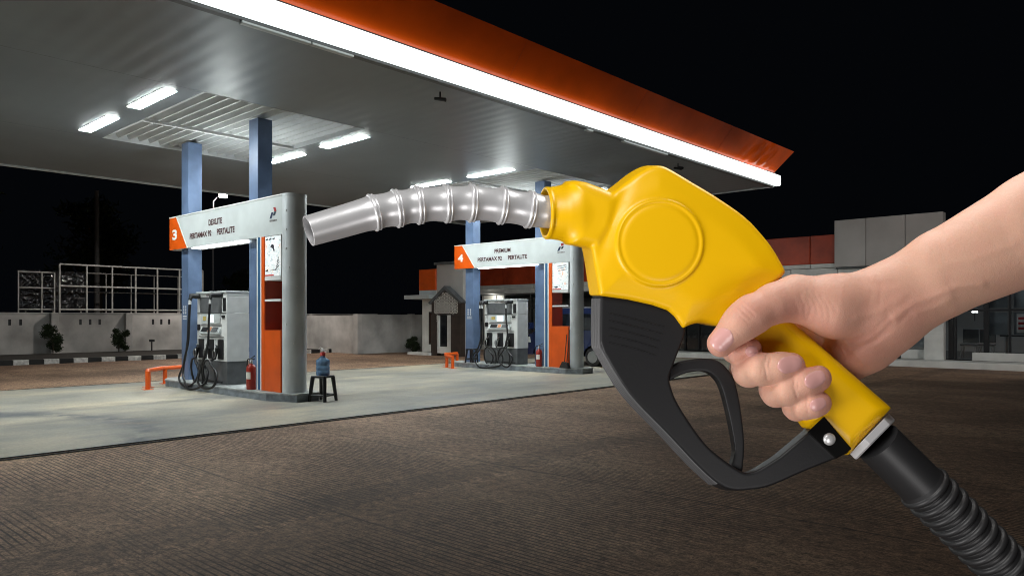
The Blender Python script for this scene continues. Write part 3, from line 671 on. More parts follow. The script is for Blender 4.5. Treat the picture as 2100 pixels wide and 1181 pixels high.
def stool(x, y, z, s, rot, label, hgt=0.46, mt='stool'):
    t = thing('plastic_stool', label, 'stool', (x, y, z), 'black plastic stools by the pumps')
    c, sn = math.cos(rot), math.sin(rot)
    def P(u, v, w): return (x+u*c-v*sn, y+u*sn+v*c, z+w)
    m = MB()
    def slab_(h, z0, z1):
        vs = [P(sx*h, sy*h, zz) for zz in (z0, z1) for sx, sy in ((-1, -1), (1, -1), (1, 1), (-1, 1))]
        m.add(vs, [(3, 2, 1, 0), (4, 5, 6, 7), (0, 1, 5, 4), (1, 2, 6, 5), (2, 3, 7, 6), (3, 0, 4, 7)])
    slab_(0.150*s, hgt-0.04, hgt)
    m.build('seat', M[mt], t, bevel=0.012)
    for sx, sy in ((-1, -1), (1, -1), (1, 1), (-1, 1)):
        q = MB(); q.tube([P(sx*0.125*s, sy*0.125*s, hgt-0.03), P(sx*0.168*s, sy*0.168*s, 0.0)], [0.040*s, 0.030*s], 8).build('leg', M[mt], t)
    for a, b in (((-1, -1), (1, -1)), ((1, -1), (1, 1)), ((1, 1), (-1, 1)), ((-1, 1), (-1, -1))):
        MB().tube([P(a[0]*0.155*s, a[1]*0.155*s, 0.11), P(b[0]*0.155*s, b[1]*0.155*s, 0.11)], 0.02, 8).build('brace', M[mt], t)
    return t

def guard(k):
    D = DB*k
    t = thing('guard_rail', ('larger orange bumper rail on the slab left of the DEXLITE pump' if k == 0 else 'smaller orange bumper rail in front of the arched prayer room portal'), 'guard rail', (-16.5, 6.6+D, 0), 'orange bumper rails')
    h = 0.34; r = 0.047
    xs, ys, xe, ye = -16.15, 6.30+D, -17.4, 7.27+D
    MB().tube([(-16.02, 6.22+D, h), (-16.55, 6.42+D, h+0.02), (-17.15, 6.95+D, h+0.02), (-17.3, 7.6+D, h+0.02)], r, 10).build('rail', M['orange'], t)
    for x, y in ((-16.02, 6.22+D), (-16.5, 6.42+D), (-17.18, 7.05+D), (-17.3, 7.6+D)):
        MB().tube([(x, y, 0.01), (x, y, h+(0.045 if y < 6.3+D else 0))], r, 10).build('post', M['orange'], t)
        MB().box(x-0.09, y-0.09, 0.0045, x+0.09, y+0.09, 0.012).build('base_plate', M['orange'], t)

for k, no, top in ((0, '3', 'DEXLITE'), (1, '4', 'PREMIUM')):
    island(k, no, top); dispenser(k, no); guard(k)
extinguisher(-13.02, 6.93, 'larger red fire extinguisher, between the DEXLITE pump and the orange panel')
extinguisher(-13.28, 6.93+DB, 'smaller red fire extinguisher, between the PREMIUM pump and the orange panel')
stool(-11.50, 7.50, 0.0045, 1.0, 0.35, 'black stool carrying the blue water bottle by the silver pillar')
stool(-11.35, 16.6, 0.0045, 1.0, 0.8, 'dark stool at the far pillar, beside the black nozzle guard')
stool(-13.25, 7.32-0.26, 0.153, 0.55, 0.1, 'low black stool tucked behind the red extinguisher', 0.42) if False else None
stool(-15.95, 6.93+DB, 0.153, 0.8, 0.2, 'dark stool between the blue column and the number 4 pump', 0.42)
t = thing('water_bottle', 'large blue water bottle with a pump top on the black stool', 'bottle', (-11.50, 7.50, 0.466))
MB().lathe([(0.108, 0.0), (0.122, 0.015), (0.122, 0.07), (0.115, 0.085), (0.122, 0.10), (0.122, 0.155), (0.115, 0.17), (0.122, 0.185), (0.122, 0.24), (0.12, 0.275), (0.06, 0.315), (0.042, 0.33), (0.042, 0.35)], (-11.50, 7.50, 0.466), 28).build('bottle_body', M['bottle'], t)
MB().lathe([(0.048, 0.351), (0.048, 0.415), (0.03, 0.42)], (-11.50, 7.50, 0.466), 16).build('pump_collar', mat('pump_red', (0.6, 0.05, 0.04), 0.35), t)
MB().lathe([(0.028, 0.421), (0.028, 0.455), (0.01, 0.46), (0.01, 0.49)], (-11.50, 7.50, 0.466), 12).tube([(-11.5, 7.5, 0.95), (-11.54, 7.47, 0.965), (-11.56, 7.45, 0.94)], 0.008, 6).build('pump_head', M['white'], t)
t = thing('dustpan_set', 'black long handled brush and dustpan leaning on the far silver pillar', 'brush', (-12.14, 6.80+DB, 0.153))
yb = 6.86+DB
MB().tube([(-12.34, yb, 0.2), (-12.32, yb+0.09, 1.05)], 0.012, 6).build('dustpan_handle', M['dark'], t)
MB().tube([(-12.26, yb, 0.2), (-12.22, yb+0.09, 1.18)], 0.012, 6).build('brush_handle', M['dark'], t)
MB().prism([(-12.46, 0.156), (-12.14, 0.156), (-12.20, 0.30), (-12.36, 0.33)], 'y', yb-0.07, yb+0.03).build('dustpan', M['dark'], t, bevel=0.01)
# ================================================================ PRAYER ROOM
t = thing('prayer_room', 'small building with pointed arch portal, fretwork and orange sign box', 'building', (-22, 21, 0))
MB().prism([(-23.38, 20.0), (-20.9, 20.0), (-20.9, 20.3), (-24.2, 23.6), (-26.5, 23.6)], 'z', 0, 2.30).build('wall', M['bwhite'], t, bevel=0.01)
MB().box(-22.38, 19.90, 0, -20.84, 20.35, 3.62).build('tower', M['bwall'], t, bevel=0.01)
MB().box(-22.46, 19.82, 3.621, -20.80, 20.42, 3.72).build('tower_cap', M['dgrey'], t)
MB().box(-23.41, 19.85, 2.62, -22.385, 20.4, 3.47).build('sign_box', M['orange'], t, bevel=0.01)
MB().box(-23.41, 19.87, 2.44, -22.385, 20.4, 2.615).build('sign_base', M['grey'], t)
MB().box(-23.95, 19.5, 2.26, -22.39, 20.4, 2.42).build('ledge', M['grey'], t, bevel=0.01)
f = MB().box(-23.12, 19.93, 0.12, -22.39, 19.997, 1.98).build('window_surround', M['bwhite'], t, bevel=0.01)
w_ = MB().box(-22.86, 19.90, 0.42, -22.39, 19.929, 1.74).build('window', M['bdark'], t)
MB().box(-22.80, 19.885, 0.48, -22.62, 19.899, 1.68).box(-22.58, 19.885, 0.48, -22.40, 19.899, 1.68).build('pane', mat('brown_pane', (0.05, 0.03, 0.025), 0.15), w_)
MB().box(-23.6, 19.4, 0.0, -22.3, 19.84, 0.10).build('step', M['bwhite'], t)
# portal: pointed arch slab with an opening, cut as pieces
p = MB()
yo, yi = 19.55, 19.80
p.prism([(-22.32, 0), (-22.02, 0), (-22.02, 1.62), (-22.32, 1.62)], 'y', yo, yi).prism([(-21.16, 0), (-20.62, 0), (-20.62, 1.62), (-21.16, 1.62)], 'y', yo, yi)
p.prism([(-22.32, 1.621), (-20.62, 1.621), (-20.62, 2.12), (-21.47, 2.66), (-22.32, 2.12)], 'y', yo+0.03, yi)
p.build('portal', M['brown'], t)
MB().prism([(-22.42, 2.10), (-22.34, 2.04), (-21.47, 2.60), (-21.47, 2.75)], 'y', yo-0.06, yi).prism([(-20.52, 2.10), (-20.60, 2.04), (-21.469, 2.60), (-21.469, 2.75)], 'y', yo-0.06, yi).build('gable_trim', M['dgrey'], t)
fm = mat('white_fretwork', (0.92, 0.90, 0.84), 0.6)
fw = MB()
def ringp(cx, cz, r, w_, nn=8, off=0):
    vs = [(cx+rr*math.cos(2*math.pi*(q+off)/nn), yo+0.022, cz+rr*math.sin(2*math.pi*(q+off)/nn)) for rr in (r, r-w_*0.8) for q in range(nn)]
    fw.add(vs, [(q, (q+1) % nn, nn+(q+1) % nn, nn+q) for q in range(nn)])
def inside(x, z): return 1.66 < z < 2.12+(1-abs(x+21.47)/0.85)*0.42 and abs(x+21.47) < 0.62
for i in range(-6, 7):
    for j in range(12):
        x = -21.47+i*0.15; z = 1.62+j*0.13
        if inside(x, z) and inside(x, z+0.03): ringp(x, z, 0.084, 0.034, 8, 0.5); ringp(x, z, 0.026, 0.026, 4)
ringp(-21.47, 1.98, 0.15, 0.03, 10); ringp(-21.85, 1.98, 0.09, 0.03, 8); ringp(-21.09, 1.98, 0.09, 0.03, 8)
for x0, x1 in ((-22.10, -21.92), (-21.14, -20.98)):
    for z in (1.42, 1.50, 1.58): ringp((x0+x1)/2, z, 0.07, 0.022, 8)
fw.build('fretwork', fm, t)
MB().box(-21.42, 19.60, 0.10, -21.17, 19.897, 1.60).box(-21.9, 19.61, 0.1, -21.421, 19.897, 0.36).box(-22.01, 19.60, 0.1, -21.901, 19.897, 1.60).build('inner_surround', M['bwhite'], t)
MB().box(-21.895, 19.66, 0.365, -21.425, 19.896, 1.60).build('inner_window', M['carglass'], t)

# ================================================================ SHOP (long low building)
t = thing('shop_building', 'long dark shop with red fascia, grey sign block and glass front', 'building', (-10, 28, 0.19))
XL, XR, YF = -26.2, 12.0, 26.35
MB().box(XL, 33.0, 0.19, XR, 33.2, 4.2).box(XL, YF, 0.19, XL+0.15, 33.0, 4.1).box(XR-0.2, YF, 0.19, XR, 33.0, 4.1).build('wall', M['bwall'], t)
MB().box(XL, YF-0.1, 4.12, XR, 33.2, 4.24).build('roof', M['dgrey'], t)
MB().box(XL, YF+0.1, 0.19, XR, 32.98, 0.21).build('floor', mat('shop_floor', (0.10, 0.10, 0.10), 0.25), t)
MB().box(XL, YF+0.1, 3.0, XR, 32.98, 3.05).build('shop_ceiling', M['dgrey'], t)
m = MB(); x = XL
while x < -15.5:
    m.box(x, 25.9, 3.08, x+1.88, 26.2, 4.10); x += 1.9
m.build('red_fascia', M['redpan'], t, bevel=0.012)
m = MB(); x = -14.8
while x < -9.2:
    m.box(x, 25.9, 3.36, x+1.68, 26.2, 4.33); x += 1.7
m.build('red_fascia_panel', M['redpan'], t, bevel=0.012)
m = MB(); x = XL
while x < -15.5:
    m.box(x, 25.92, 2.88, x+1.9-0.02, 26.2, 3.07); m.box(x, 25.97, 2.66, min(x+1.88, -15.22), 26.2, 2.87); x += 1.9
x = -14.8
while x < -8.9:
    m.box(x, 25.92, 3.21, min(x+1.68, -8.87), 26.2, 3.35); x += 1.7
x = -15.2
while x < 11:
    m.box(x, 25.972, 2.94, x+1.58, 26.2, 3.20); x += 1.6
m.build('white_band', M['bwhite'], t, bevel=0.006)
m = MB()
for a, b in ((-8.86, -7.87), (-7.85, -6.69), (-6.67, -5.62)): m.box(a, 25.82, 3.21, b, 26.2, 4.78)
m.build('sign_block', M['bwall'], t, bevel=0.006)
MB().box(-5.60, 25.9, 3.21, XR, 26.2, 4.1).build('plain_fascia', M['bwall'], t)
MB().box(-8.84, 25.88, 3.15, -5.64, 26.18, 3.2).build('sign_block_shadow_gap', M['bdark'], t)
MB().box(XL, 26.21, 2.60, XR, 32.9, 2.64).build('soffit', M['dgrey'], t)
# pillars and glass front
for x in (-17.5, -13.0): MB().box(x, 26.0, 0.19, x+0.5, 26.27, 2.59).build('pillar', M['bwhite'], t, bevel=0.01)
MB().box(-6.17, 25.98, 0.19, -5.63, 26.27, 0.985).box(-6.165, 25.985, 0.98, -5.635, 26.27, 1.001).box(-6.17, 25.98, 1.0, -5.63, 26.27, 2.59).build('pillar', M['bwhite'], t, bevel=0.006)
for a, b, c in ((-6.9, -6.18, 0.48), (-4.9, 11, 0.44), (-25, -19, 0.5)): MB().box(a, 26.2, 0.19, b, 26.27, c).build('sill_wall', M['bwhite'], t)
mull = []
for x in [-24.6, -22.9, -21.2, -19.4, -17.0, -15.6, -14.8, -14.2, -12.4, -11.0, -9.6, -8.2, -7.4, -6.95, -5.56, -5.40, -4.62, -3.98, -2.9, -1.6, 0.2, 2.0, 4.0, 6, 8, 10]:
    wd = 0.14 if x in (-5.56, -4.62, -6.95) else 0.06
    o = MB().box(x, 26.28, 0.2, x+wd, 26.36, 2.93).build('mullion', M['bdark'], t)
MB().box(-25, 26.29, 1.92, -14.2, 26.35, 1.98).box(-5.5, 26.29, 1.70, 11, 26.35, 1.76).box(-13, 26.29, 1.0, -6.2, 26.35, 1.05).build('transom', M['bdark'], t)
MB().add([(-24.8, 26.32, 0.2), (11, 26.32, 0.2), (11, 26.32, 2.93), (-24.8, 26.32, 2.93)], [(0, 1, 2, 3)]).build('glass', M['glass'], t)
MB().box(-25.2, 26.4, 0.2, -24.75, 26.5, 2.6).box(-26.05, 26.36, 0.2, -25.25, 26.42, 2.6).build('door_wall', mat('lit_white_wall', (0.7, 0.69, 0.63), 0.7), t)
MB().box(-14.15, 26.37, 0.2, -13.1, 26.40, 2.6).box(-14.75, 26.37, 0.2, -14.2, 26.40, 2.6).build('shutter', mat('black_shutter', (0.008, 0.008, 0.009), 0.4), t)
for x0, x1, z0, z1 in ((-4.50, -4.04, 0.98, 1.66), (-3.88, -2.98, 1.0, 1.66), (-4.5, -4.04, 1.80, 2.6), (-3.88, -2.98, 1.80, 2.6), (-2.8, -1.7, 1.1, 2.6), (-6.85, -6.2, 0.55, 1.0)):
    MB().box(x0, 26.5, z0, x1, 26.52, z1).build('blind', M['blind'], t)
lamp('added_shop_light', 'POINT', (-4.2, 27.6, 2.5), 45, (0.9, 0.95, 1), 0.2)  # added point light inside, brightens the blinds and back wall
sf = lamp('added_shop_spot', 'SPOT', (3.0, 17.5, 6.5), 1300, (1, 0.95, 0.9), 0.15, spot_size=R(75), spot_blend=0.6); aim(sf, (-8.5, 26, 4.2))  # added spot out of frame, there only to brighten the shop front
lamp('added_shop_light', 'POINT', (-25.2, 26.0, 2.45), 14, (1, 0.97, 0.88), 0.1)  # another added point light, at the left end by the door wall
q = thing('window_poster', 'small red and white poster inside the shop window at the right edge', 'poster', (-3.6, 26.45, 1.05))
MB().box(-3.80, 26.44, 1.05, -3.48, 26.46, 1.62).build('sheet', M['kwhite'], q)
for i_ in range(3): MB().box(-3.76, 26.43, 1.15+0.15*i_, -3.55+0.02*i_, 26.4395, 1.22+0.15*i_).build('print_block', mat('poster_red_ink', (0.5, 0.04, 0.05)), q)
q = thing('indoor_lamp', 'tiny bright lamp inside the shop, right of the white pillar', 'lamp', (-5.0, 27.0, 1.56))
MB().box(-5.06, 26.98, 1.66, -4.90, 27.02, 1.73).build('lamp_tube', mat('indoor_glow', (1, 1, 1), emit=(1, 1, 1), es=6), q)
MB().box(-4.99, 26.99, 1.4, -4.97, 27.01, 1.659).build('lamp_stem', M['bdark'], q)
g = thing('desk', 'dark desk with clutter behind the shop window under the forearm', 'desk', (-3.6, 27.2, 0.21))
MB().box(-4.3, 26.9, 0.93, -2.4, 27.5, 0.97).build('desk_top', M['bdark'], g)
for x in (-4.2, -3.5, -2.5): MB().box(x, 26.95, 0.21, x+0.04, 27.4, 0.93).build('leg', M['chrome'], g)
def chair(x, y, label):
    g = thing('office_chair', label, 'chair', (x, y, 0.21), 'pale chairs behind the shop glass')
    MB().box(x-0.22, y-0.22, 0.62, x+0.22, y+0.22, 0.68).build('seat', M['dgrey'], g, bevel=0.02)
    MB().box(x-0.22, y+0.2, 0.70, x+0.22, y+0.25, 1.15).build('backrest', M['dgrey'], g, bevel=0.02)
    for sx in (-1, 1):
        for sy in (-1, 1): MB().tube([(x+0.16*sx, y+0.16*sy, 0.62), (x+0.22*sx, y+0.22*sy, 0.215)], 0.02, 6).build('leg', M['frame'], g)
chair(-5.12, 26.95, 'pale legged chair behind the glass beside the white pillar')
chair(-4.72, 27.3, 'second pale legged chair behind the glass, nearer the desk')

# ================================================================ MICROVAN
t = thing('microvan', 'dark blue microvan parked behind the number 4 pump', 'van', (-14.3, 19.0, 0.0045))
Y0, Y1 = 18.30, 19.80
prof = [(-16.12, 0.30), (-16.18, 0.55), (-16.14, 0.85), (-16.02, 0.98), (-15.78, 1.05), (-15.42, 1.62), (-15.28, 1.74), (-14.9, 1.80), (-13.0, 1.80), (-12.72, 1.74), (-12.60, 1.50), (-12.52, 0.95), (-12.50, 0.35)]
def arch(cx, r, z0): return [(cx+r*math.cos(R(a)), z0+r*math.sin(R(a))) for a in range(0, 181, 20)]
pf = prof+[(-13.10, 0.30)]+arch(-13.45, 0.35, 0.30)[0:]+[(-15.15, 0.30)]+arch(-15.50, 0.35, 0.30)
pf = [p for i, p in enumerate(pf) if i == 0 or (abs(p[0]-pf[i-1][0])+abs(p[1]-pf[i-1][1])) > 0.02]
bm_ = MB().prism(pf, 'y', Y0, Y1)
for i, v in enumerate(bm_.v):      # tumblehome
    x, y, z = v; k = max(0, (z-1.0))*0.12
    bm_.v[i] = (x, y+(k if y < 19 else -k), z)
bm_.build('body', M['navy'], t, bevel=0.035, seg=3)
def side(z): return Y0+max(0, z-1.0)*0.12
def pane(name, pts, mt, off=0.004):
    return MB().prism([(x, z) for x, z in pts], 'y', 0, 1).v
def sidequad(name, pts, mt, off=0.006, parent=t):
    vs = [(x, side(z)-off, z) for x, z in pts]
    return MB().add(vs, [list(range(len(pts)))[::1]]).build(name, mt, parent)
for pts in ([(-15.62, 1.12), (-14.95, 1.12), (-14.95, 1.62), (-15.36, 1.62)], [(-14.85, 1.12), (-13.95, 1.12), (-13.95, 1.62), (-14.85, 1.62)], [(-13.85, 1.12), (-12.78, 1.12), (-12.84, 1.62), (-13.85, 1.62)]):
    sidequad('window', pts, M['carglass'])
for x in (-14.90, -13.90, -15.60):
    MB().box(x-0.006, Y0-0.004, 0.42, x+0.006, Y0+0.0, 1.08).build('door_gap', M['bdark'], t)
MB().box(-14.82, Y0-0.02, 0.96, -14.70, Y0-0.004, 0.985).build('door_handle', M['chrome'], t)
MB().box(-15.0, 18.45, 1.8005, -12.9, 18.48, 1.84).build('roof_rail', M['chrome'], t)
MB().box(-16.23, Y0+0.05, 0.38, -16.10, Y1-0.05, 0.62).build('bumper', M['grey'], t, bevel=0.02)
MB().box(-12.53, Y0+0.05, 0.40, -12.42, Y1-0.05, 0.60).build('bumper', M['grey'], t, bevel=0.02)
MB().box(-15.1, Y0-0.012, 0.60, -13.85, Y0-0.002, 0.64).build('side_trim', M['chrome'], t)
MB().prism([(-16.16, 0.70), (-15.95, 0.70), (-15.98, 0.88), (-16.13, 0.88)], 'y', Y0-0.008, Y0+0.10).build('headlight', M['lgrey'], t)
MB().tube([(-15.62, 18.25, 1.20), (-15.70, 18.16, 1.22)], 0.015, 6).box(-15.82, 18.02, 1.14, -15.74, 18.2, 1.34).build('wing_mirror', M['navy'], t)
for cx in (-13.45, -15.50):
    for yy in (Y0+0.0, Y1-0.17):
        w_ = MB().lathe([(0.19, 0.0), (0.27, 0.005), (0.295, 0.03), (0.295, 0.14), (0.27, 0.165), (0.19, 0.17)], (cx, yy, 0.30), 28, ax='y').build('wheel', M['rubber'], t)
        m = MB().lathe([(0.185, -0.002), (0.19, 0.01), (0.16, 0.03), (0.14, 0.05)], (cx, yy, 0.30), 24, ax='y').lathe([(0.05, -0.01), (0.055, 0.03)], (cx, yy, 0.30), 12, ax='y')
        for q in range(8):
            a = 2*math.pi*q/8; m.tube([(cx+0.05*math.cos(a), yy+0.012, 0.30+0.05*math.sin(a)), (cx+0.165*math.cos(a), yy+0.008, 0.30+0.165*math.sin(a))], 0.018, 6)
        m.build('rim', M['steel'], w_)
# ================================================================ FOREGROUND: signed distance modelling
# local units: 1 = 0.33 mm, u right, v down, w away from the camera; the nozzle and hand stand 0.5 m in front of it
D0 = 0.5; S = D0/F
def FG(p):
    p = np.asarray(p, float); u, v, w = p[..., 0], p[..., 1], p[..., 2]
    D = D0+w*S
    X = (u-CX)/F*D; Z = HC-(v-HY)/F*D
    return np.stack([X*CU-D*SU, X*SU+D*CU, Z], -1)
def surface_nets(Fn, xs, ys, zs):
    nx, ny, nz = Fn.shape; ins = Fn < 0
    c = np.zeros((nx-1, ny-1, nz-1, 3)); cnt = np.zeros((nx-1, ny-1, nz-1))
    g = [np.asarray(xs), np.asarray(ys), np.asarray(zs)]
    for ax in range(3):
        a = [slice(None)]*3; b = [slice(None)]*3; a[ax] = slice(0, -1); b[ax] = slice(1, None)
        fa, fb = Fn[tuple(a)], Fn[tuple(b)]; cross = (fa < 0) != (fb < 0)
        idx = np.argwhere(cross); t = fa[cross]/(fa[cross]-fb[cross])
        pos = np.stack([g[k][idx[:, k]] for k in range(3)], 1)
        pos[:, ax] = g[ax][idx[:, ax]]+t*(g[ax][idx[:, ax]+1]-g[ax][idx[:, ax]])
        o1, o2 = [k for k in range(3) if k != ax]
        for d1 in (0, -1):
            for d2 in (0, -1):
                j = idx.copy(); j[:, o1] += d1; j[:, o2] += d2
                ok = (j[:, o1] >= 0) & (j[:, o2] >= 0) & (j[:, 0] < nx-1) & (j[:, 1] < ny-1) & (j[:, 2] < nz-1)
                jj = j[ok]
                for k in range(3): np.add.at(c[..., k], (jj[:, 0], jj[:, 1], jj[:, 2]), pos[ok][:, k])
                np.add.at(cnt, (jj[:, 0], jj[:, 1], jj[:, 2]), 1)
    act = cnt > 0; ids = -np.ones(act.shape, int); ids[act] = np.arange(act.sum())
    V = c[act]/cnt[act][:, None]; faces = []
    for ax in range(3):
        a = [slice(None)]*3; b = [slice(None)]*3; a[ax] = slice(0, -1); b[ax] = slice(1, None)
        fa, fb = ins[tuple(a)], ins[tuple(b)]; idx = np.argwhere(fa != fb)
        o1, o2 = [(1, 2), (2, 0), (0, 1)][ax]
        ok = (idx[:, o1] > 0) & (idx[:, o2] > 0) & (idx[:, o1] < Fn.shape[o1]-1) & (idx[:, o2] < Fn.shape[o2]-1)
        idx = idx[ok]; sgn = fa[tuple(idx.T)]
        def at(d1, d2):
            j = idx.copy(); j[:, o1] += d1; j[:, o2] += d2; return ids[tuple(j.T)]
        q = np.stack([at(-1, -1), at(0, -1), at(0, 0), at(-1, 0)], 1)
        q[~sgn] = q[~sgn][:, ::-1]; faces.append(q)
    Q = np.concatenate(faces); Q = Q[(Q >= 0).all(1)]
    return V, Q
def relax(V, Q, it=1, lam=0.5):
    E = np.concatenate([Q[:, [0, 1]], Q[:, [1, 2]], Q[:, [2, 3]], Q[:, [3, 0]]])
    for _ in range(it):
        acc = np.zeros_like(V); n = np.zeros(len(V))
        for k in range(3):
            acc[:, k] = np.bincount(E[:, 0], V[E[:, 1], k], len(V))+np.bincount(E[:, 1], V[E[:, 0], k], len(V))
        n = np.bincount(E[:, 0], minlength=len(V))+np.bincount(E[:, 1], minlength=len(V))
        V = V+lam*(acc/np.maximum(n, 1)[:, None]-V)
    return V
def mesh_np(name, V, Q, mats, parent, extra=None, loc=None):
    off = np.array(WL[parent]) if parent else np.array(loc)
    me = bpy.data.meshes.new(name); Wv = FG(V)-off
    me.from_pydata(Wv.tolist(), [], Q[:, ::-1].tolist()); me.materials.append(mats)
    me.polygons.foreach_set('use_smooth', [True]*len(me.polygons)); me.update()
    if extra is not None:
        at = me.color_attributes.new('tone', 'FLOAT_COLOR', 'POINT'); at.data.foreach_set('color', extra.astype(np.float32).ravel())
    o = bpy.data.objects.new(name, me); COL.objects.link(o)
    if parent: o.parent = parent; WL[o] = Vector(off)
    else: o.location = Vector(off); WL[o] = Vector(off)
    return o
def catmull(pts, n=6, closed=True):
    P = np.array(pts, float); out = []; N_ = len(P)
    for i in range(N_ if closed else N_-1):
        if closed: a, b, c, d = P[(i-1) % N_], P[i], P[(i+1) % N_], P[(i+2) % N_]
        else: a, b, c, d = P[max(i-1, 0)], P[i], P[i+1], P[min(i+2, N_-1)]
        for k in range(n):
            t = k/n; out.append(0.5*((2*b)+(c-a)*t+(2*a-5*b+4*c-d)*t*t+(3*b-a-3*c+d)*t**3))
    if not closed: out.append(P[-1])
    return np.array(out)
def poly_sdf(U, V, P):
    P = np.asarray(P, float); d = np.full(U.shape, 1e18); s = np.ones(U.shape, bool); n = len(P)
    for i in range(n):
        a, b = P[i], P[(i+1) % n]; ex, ey = b-a; wx, wy = U-a[0], V-a[1]
        t = np.clip((wx*ex+wy*ey)/(ex*ex+ey*ey+1e-12), 0, 1)
        d = np.minimum(d, (wx-ex*t)**2+(wy-ey*t)**2)
        c = ((a[1] > V) != (b[1] > V)) & (U < (b[0]-a[0])*(V-a[1])/((b[1]-a[1]) if b[1] != a[1] else 1e-9)+a[0])
        s ^= c
    return np.sqrt(d)*np.where(s, 1, -1)
def smin(a, b, k):
    h = np.maximum(k-np.abs(a-b), 0)/k; return np.minimum(a, b)-h*h*k*0.25
def smax(a, b, k): return -smin(-a, -b, k)
def cone(X, Y, Z, a, b, ra, rb, sz=1.0):
    a = np.array(a, float); b = np.array(b, float); e = b-a; L = e.dot(e)+1e-9
    px, py, pz = X-a[0], Y-a[1], Z-a[2]
    t = np.clip((px*e[0]+py*e[1]+pz*e[2])/L, 0, 1)
    return np.sqrt((px-e[0]*t)**2+(py-e[1]*t)**2+((pz-e[2]*t)/sz)**2)-(ra+(rb-ra)*t)
def extrude(d2, Wc, T, r):
    q1 = d2+r; q2 = np.abs(Wc)-T+r
    return np.minimum(np.maximum(q1, q2), 0)+np.sqrt(np.maximum(q1, 0)**2+np.maximum(q2, 0)**2)-r
def sstep(x): x = np.clip(x, 0, 1); return x*x*(3-2*x)
KS = 0.26
def shear(V, wf):           # turns the whole nozzle so that its left side shows
    V = V.copy(); V[:, 0] -= KS*(V[:, 2]-wf); return V

yel = mat('yellow_plastic', (0.84, 0.475, 0.0008), 0.36, spec=0.38, bump=0.02, bscale=900)
blk = mat('black_guard_plastic', (0.011, 0.011, 0.012), 0.46, spec=0.3, bump=0.03, bscale=700)
blkg = mat('gloss_black_plastic', (0.006, 0.006, 0.006), 0.12)
met = mat('satin_spout_metal', (0.66, 0.66, 0.67), 0.32, metal=0.45, bump=0.02, bscale=500, stretch=(1, 1, 6))
ring_m = mat('chrome_ring', (0.70, 0.70, 0.71), 0.32, metal=0.45)
hexm = mat('nickel_collar', (0.75, 0.75, 0.76), 0.3, metal=0.3)
hosem = mat('matt_black_hose', (0.018, 0.018, 0.019), 0.46, spec=0.5)

nz = thing('fuel_nozzle', 'large yellow fuel nozzle with metal spout and black guard, gripped by the hand', 'fuel nozzle', tuple(FG((1400, 640, 0))))
# ---- yellow body
G = 2.4
us = np.arange(1095, 1850, G); vs_ = np.arange(326, 950, G); ws = np.arange(-78, 66, G)
U2, V2 = np.meshgrid(us, vs_, indexing='ij')
top = catmull([(1262, 394), (1285, 376), (1310, 357), (1336, 343), (1356, 340), (1376, 347), (1420, 373), (1470, 403), (1530, 445), (1570, 487), (1594, 520), (1613, 553)], 4, False)
body = np.vstack([top, [(1614, 559), (1607, 568), (1560, 604), (1540, 640)], catmull([(1500, 668), (1475, 668), (1445, 662), (1422, 665), (1404, 673)], 4, False),
                  [(1386, 648), (1372, 636), (1340, 625), (1290, 614), (1232, 606), (1216, 508), (1236, 452)]])
neck = np.array([(1176, 374), (1190, 371), (1208, 374), (1240, 386), (1275, 400), (1262, 470), (1232, 512), (1214, 508), (1190, 503), (1176, 500)])
handle = np.array([(1505, 640), (1560, 600), (1612, 641), (1836, 836), (1747, 934), (1690, 884), (1662, 876), (1652, 862), (1560, 770)])
dB = poly_sdf(U2, V2, body); dN = poly_sdf(U2, V2, neck); dH = poly_sdf(U2, V2, handle)
W3 = ws[None, None, :]
T = 47+6*sstep(-dB/55)
rr = np.hypot(U2-1352, V2-498)
T = T+5.0*sstep((93-rr)/7)-2.0*np.exp(-((rr-80)/4.5)**2)+0.7*np.exp(-((rr-88)/4.0)**2)
# valley left of the dial and soft ridge towards the grip
lv = np.abs((U2-1262)*0.93+(V2-440)*0.36); T = T-3.0*np.exp(-(lv/14)**2)*sstep((93-rr)/-12+0.0)
rd = ((U2-1470)*0.62+(V2-640)*0.78); T = T-3.5*sstep((rd+40)/60)*sstep((U2-1380)/60)*(dB < 10)
body3 = extrude(dB[:, :, None], W3, T[:, :, None], 10.0)
neck3 = extrude(dN[:, :, None], W3, 49.0, 24.0)
ax_ = ((U2-1134)*0+(V2-437))
hub = np.sqrt((V2[:, :, None]-437)**2+W3**2)
mouth = smax(cone(U2[:, :, None], V2[:, :, None], W3, (1120, 437, 0), (1172, 437, 0), 50, 58, 0.90), 1133-U2[:, :, None]+0*W3, 3)
neck3 = smin(neck3, mouth, 18)
lip = np.sqrt((np.hypot((V2[:, :, None]-437), W3)-49.5)**2+(U2[:, :, None]-1134)**2)-4.5
neck3 = smin(neck3, lip, 4)
TH_ = 46.0
hd = extrude(dH[:, :, None], W3, TH_, 30.0)
d = smin(body3, neck3, 6); d = smin(d, hd, 12)
d = smax(d, -(smax(hub-44.5, U2[:, :, None]-1195, 4)), 3)
V, Q = surface_nets(d, us, vs_, ws); V = relax(V, Q, 2, 0.5)
mesh_np('body', shear(V, -50), Q, yel, nz)
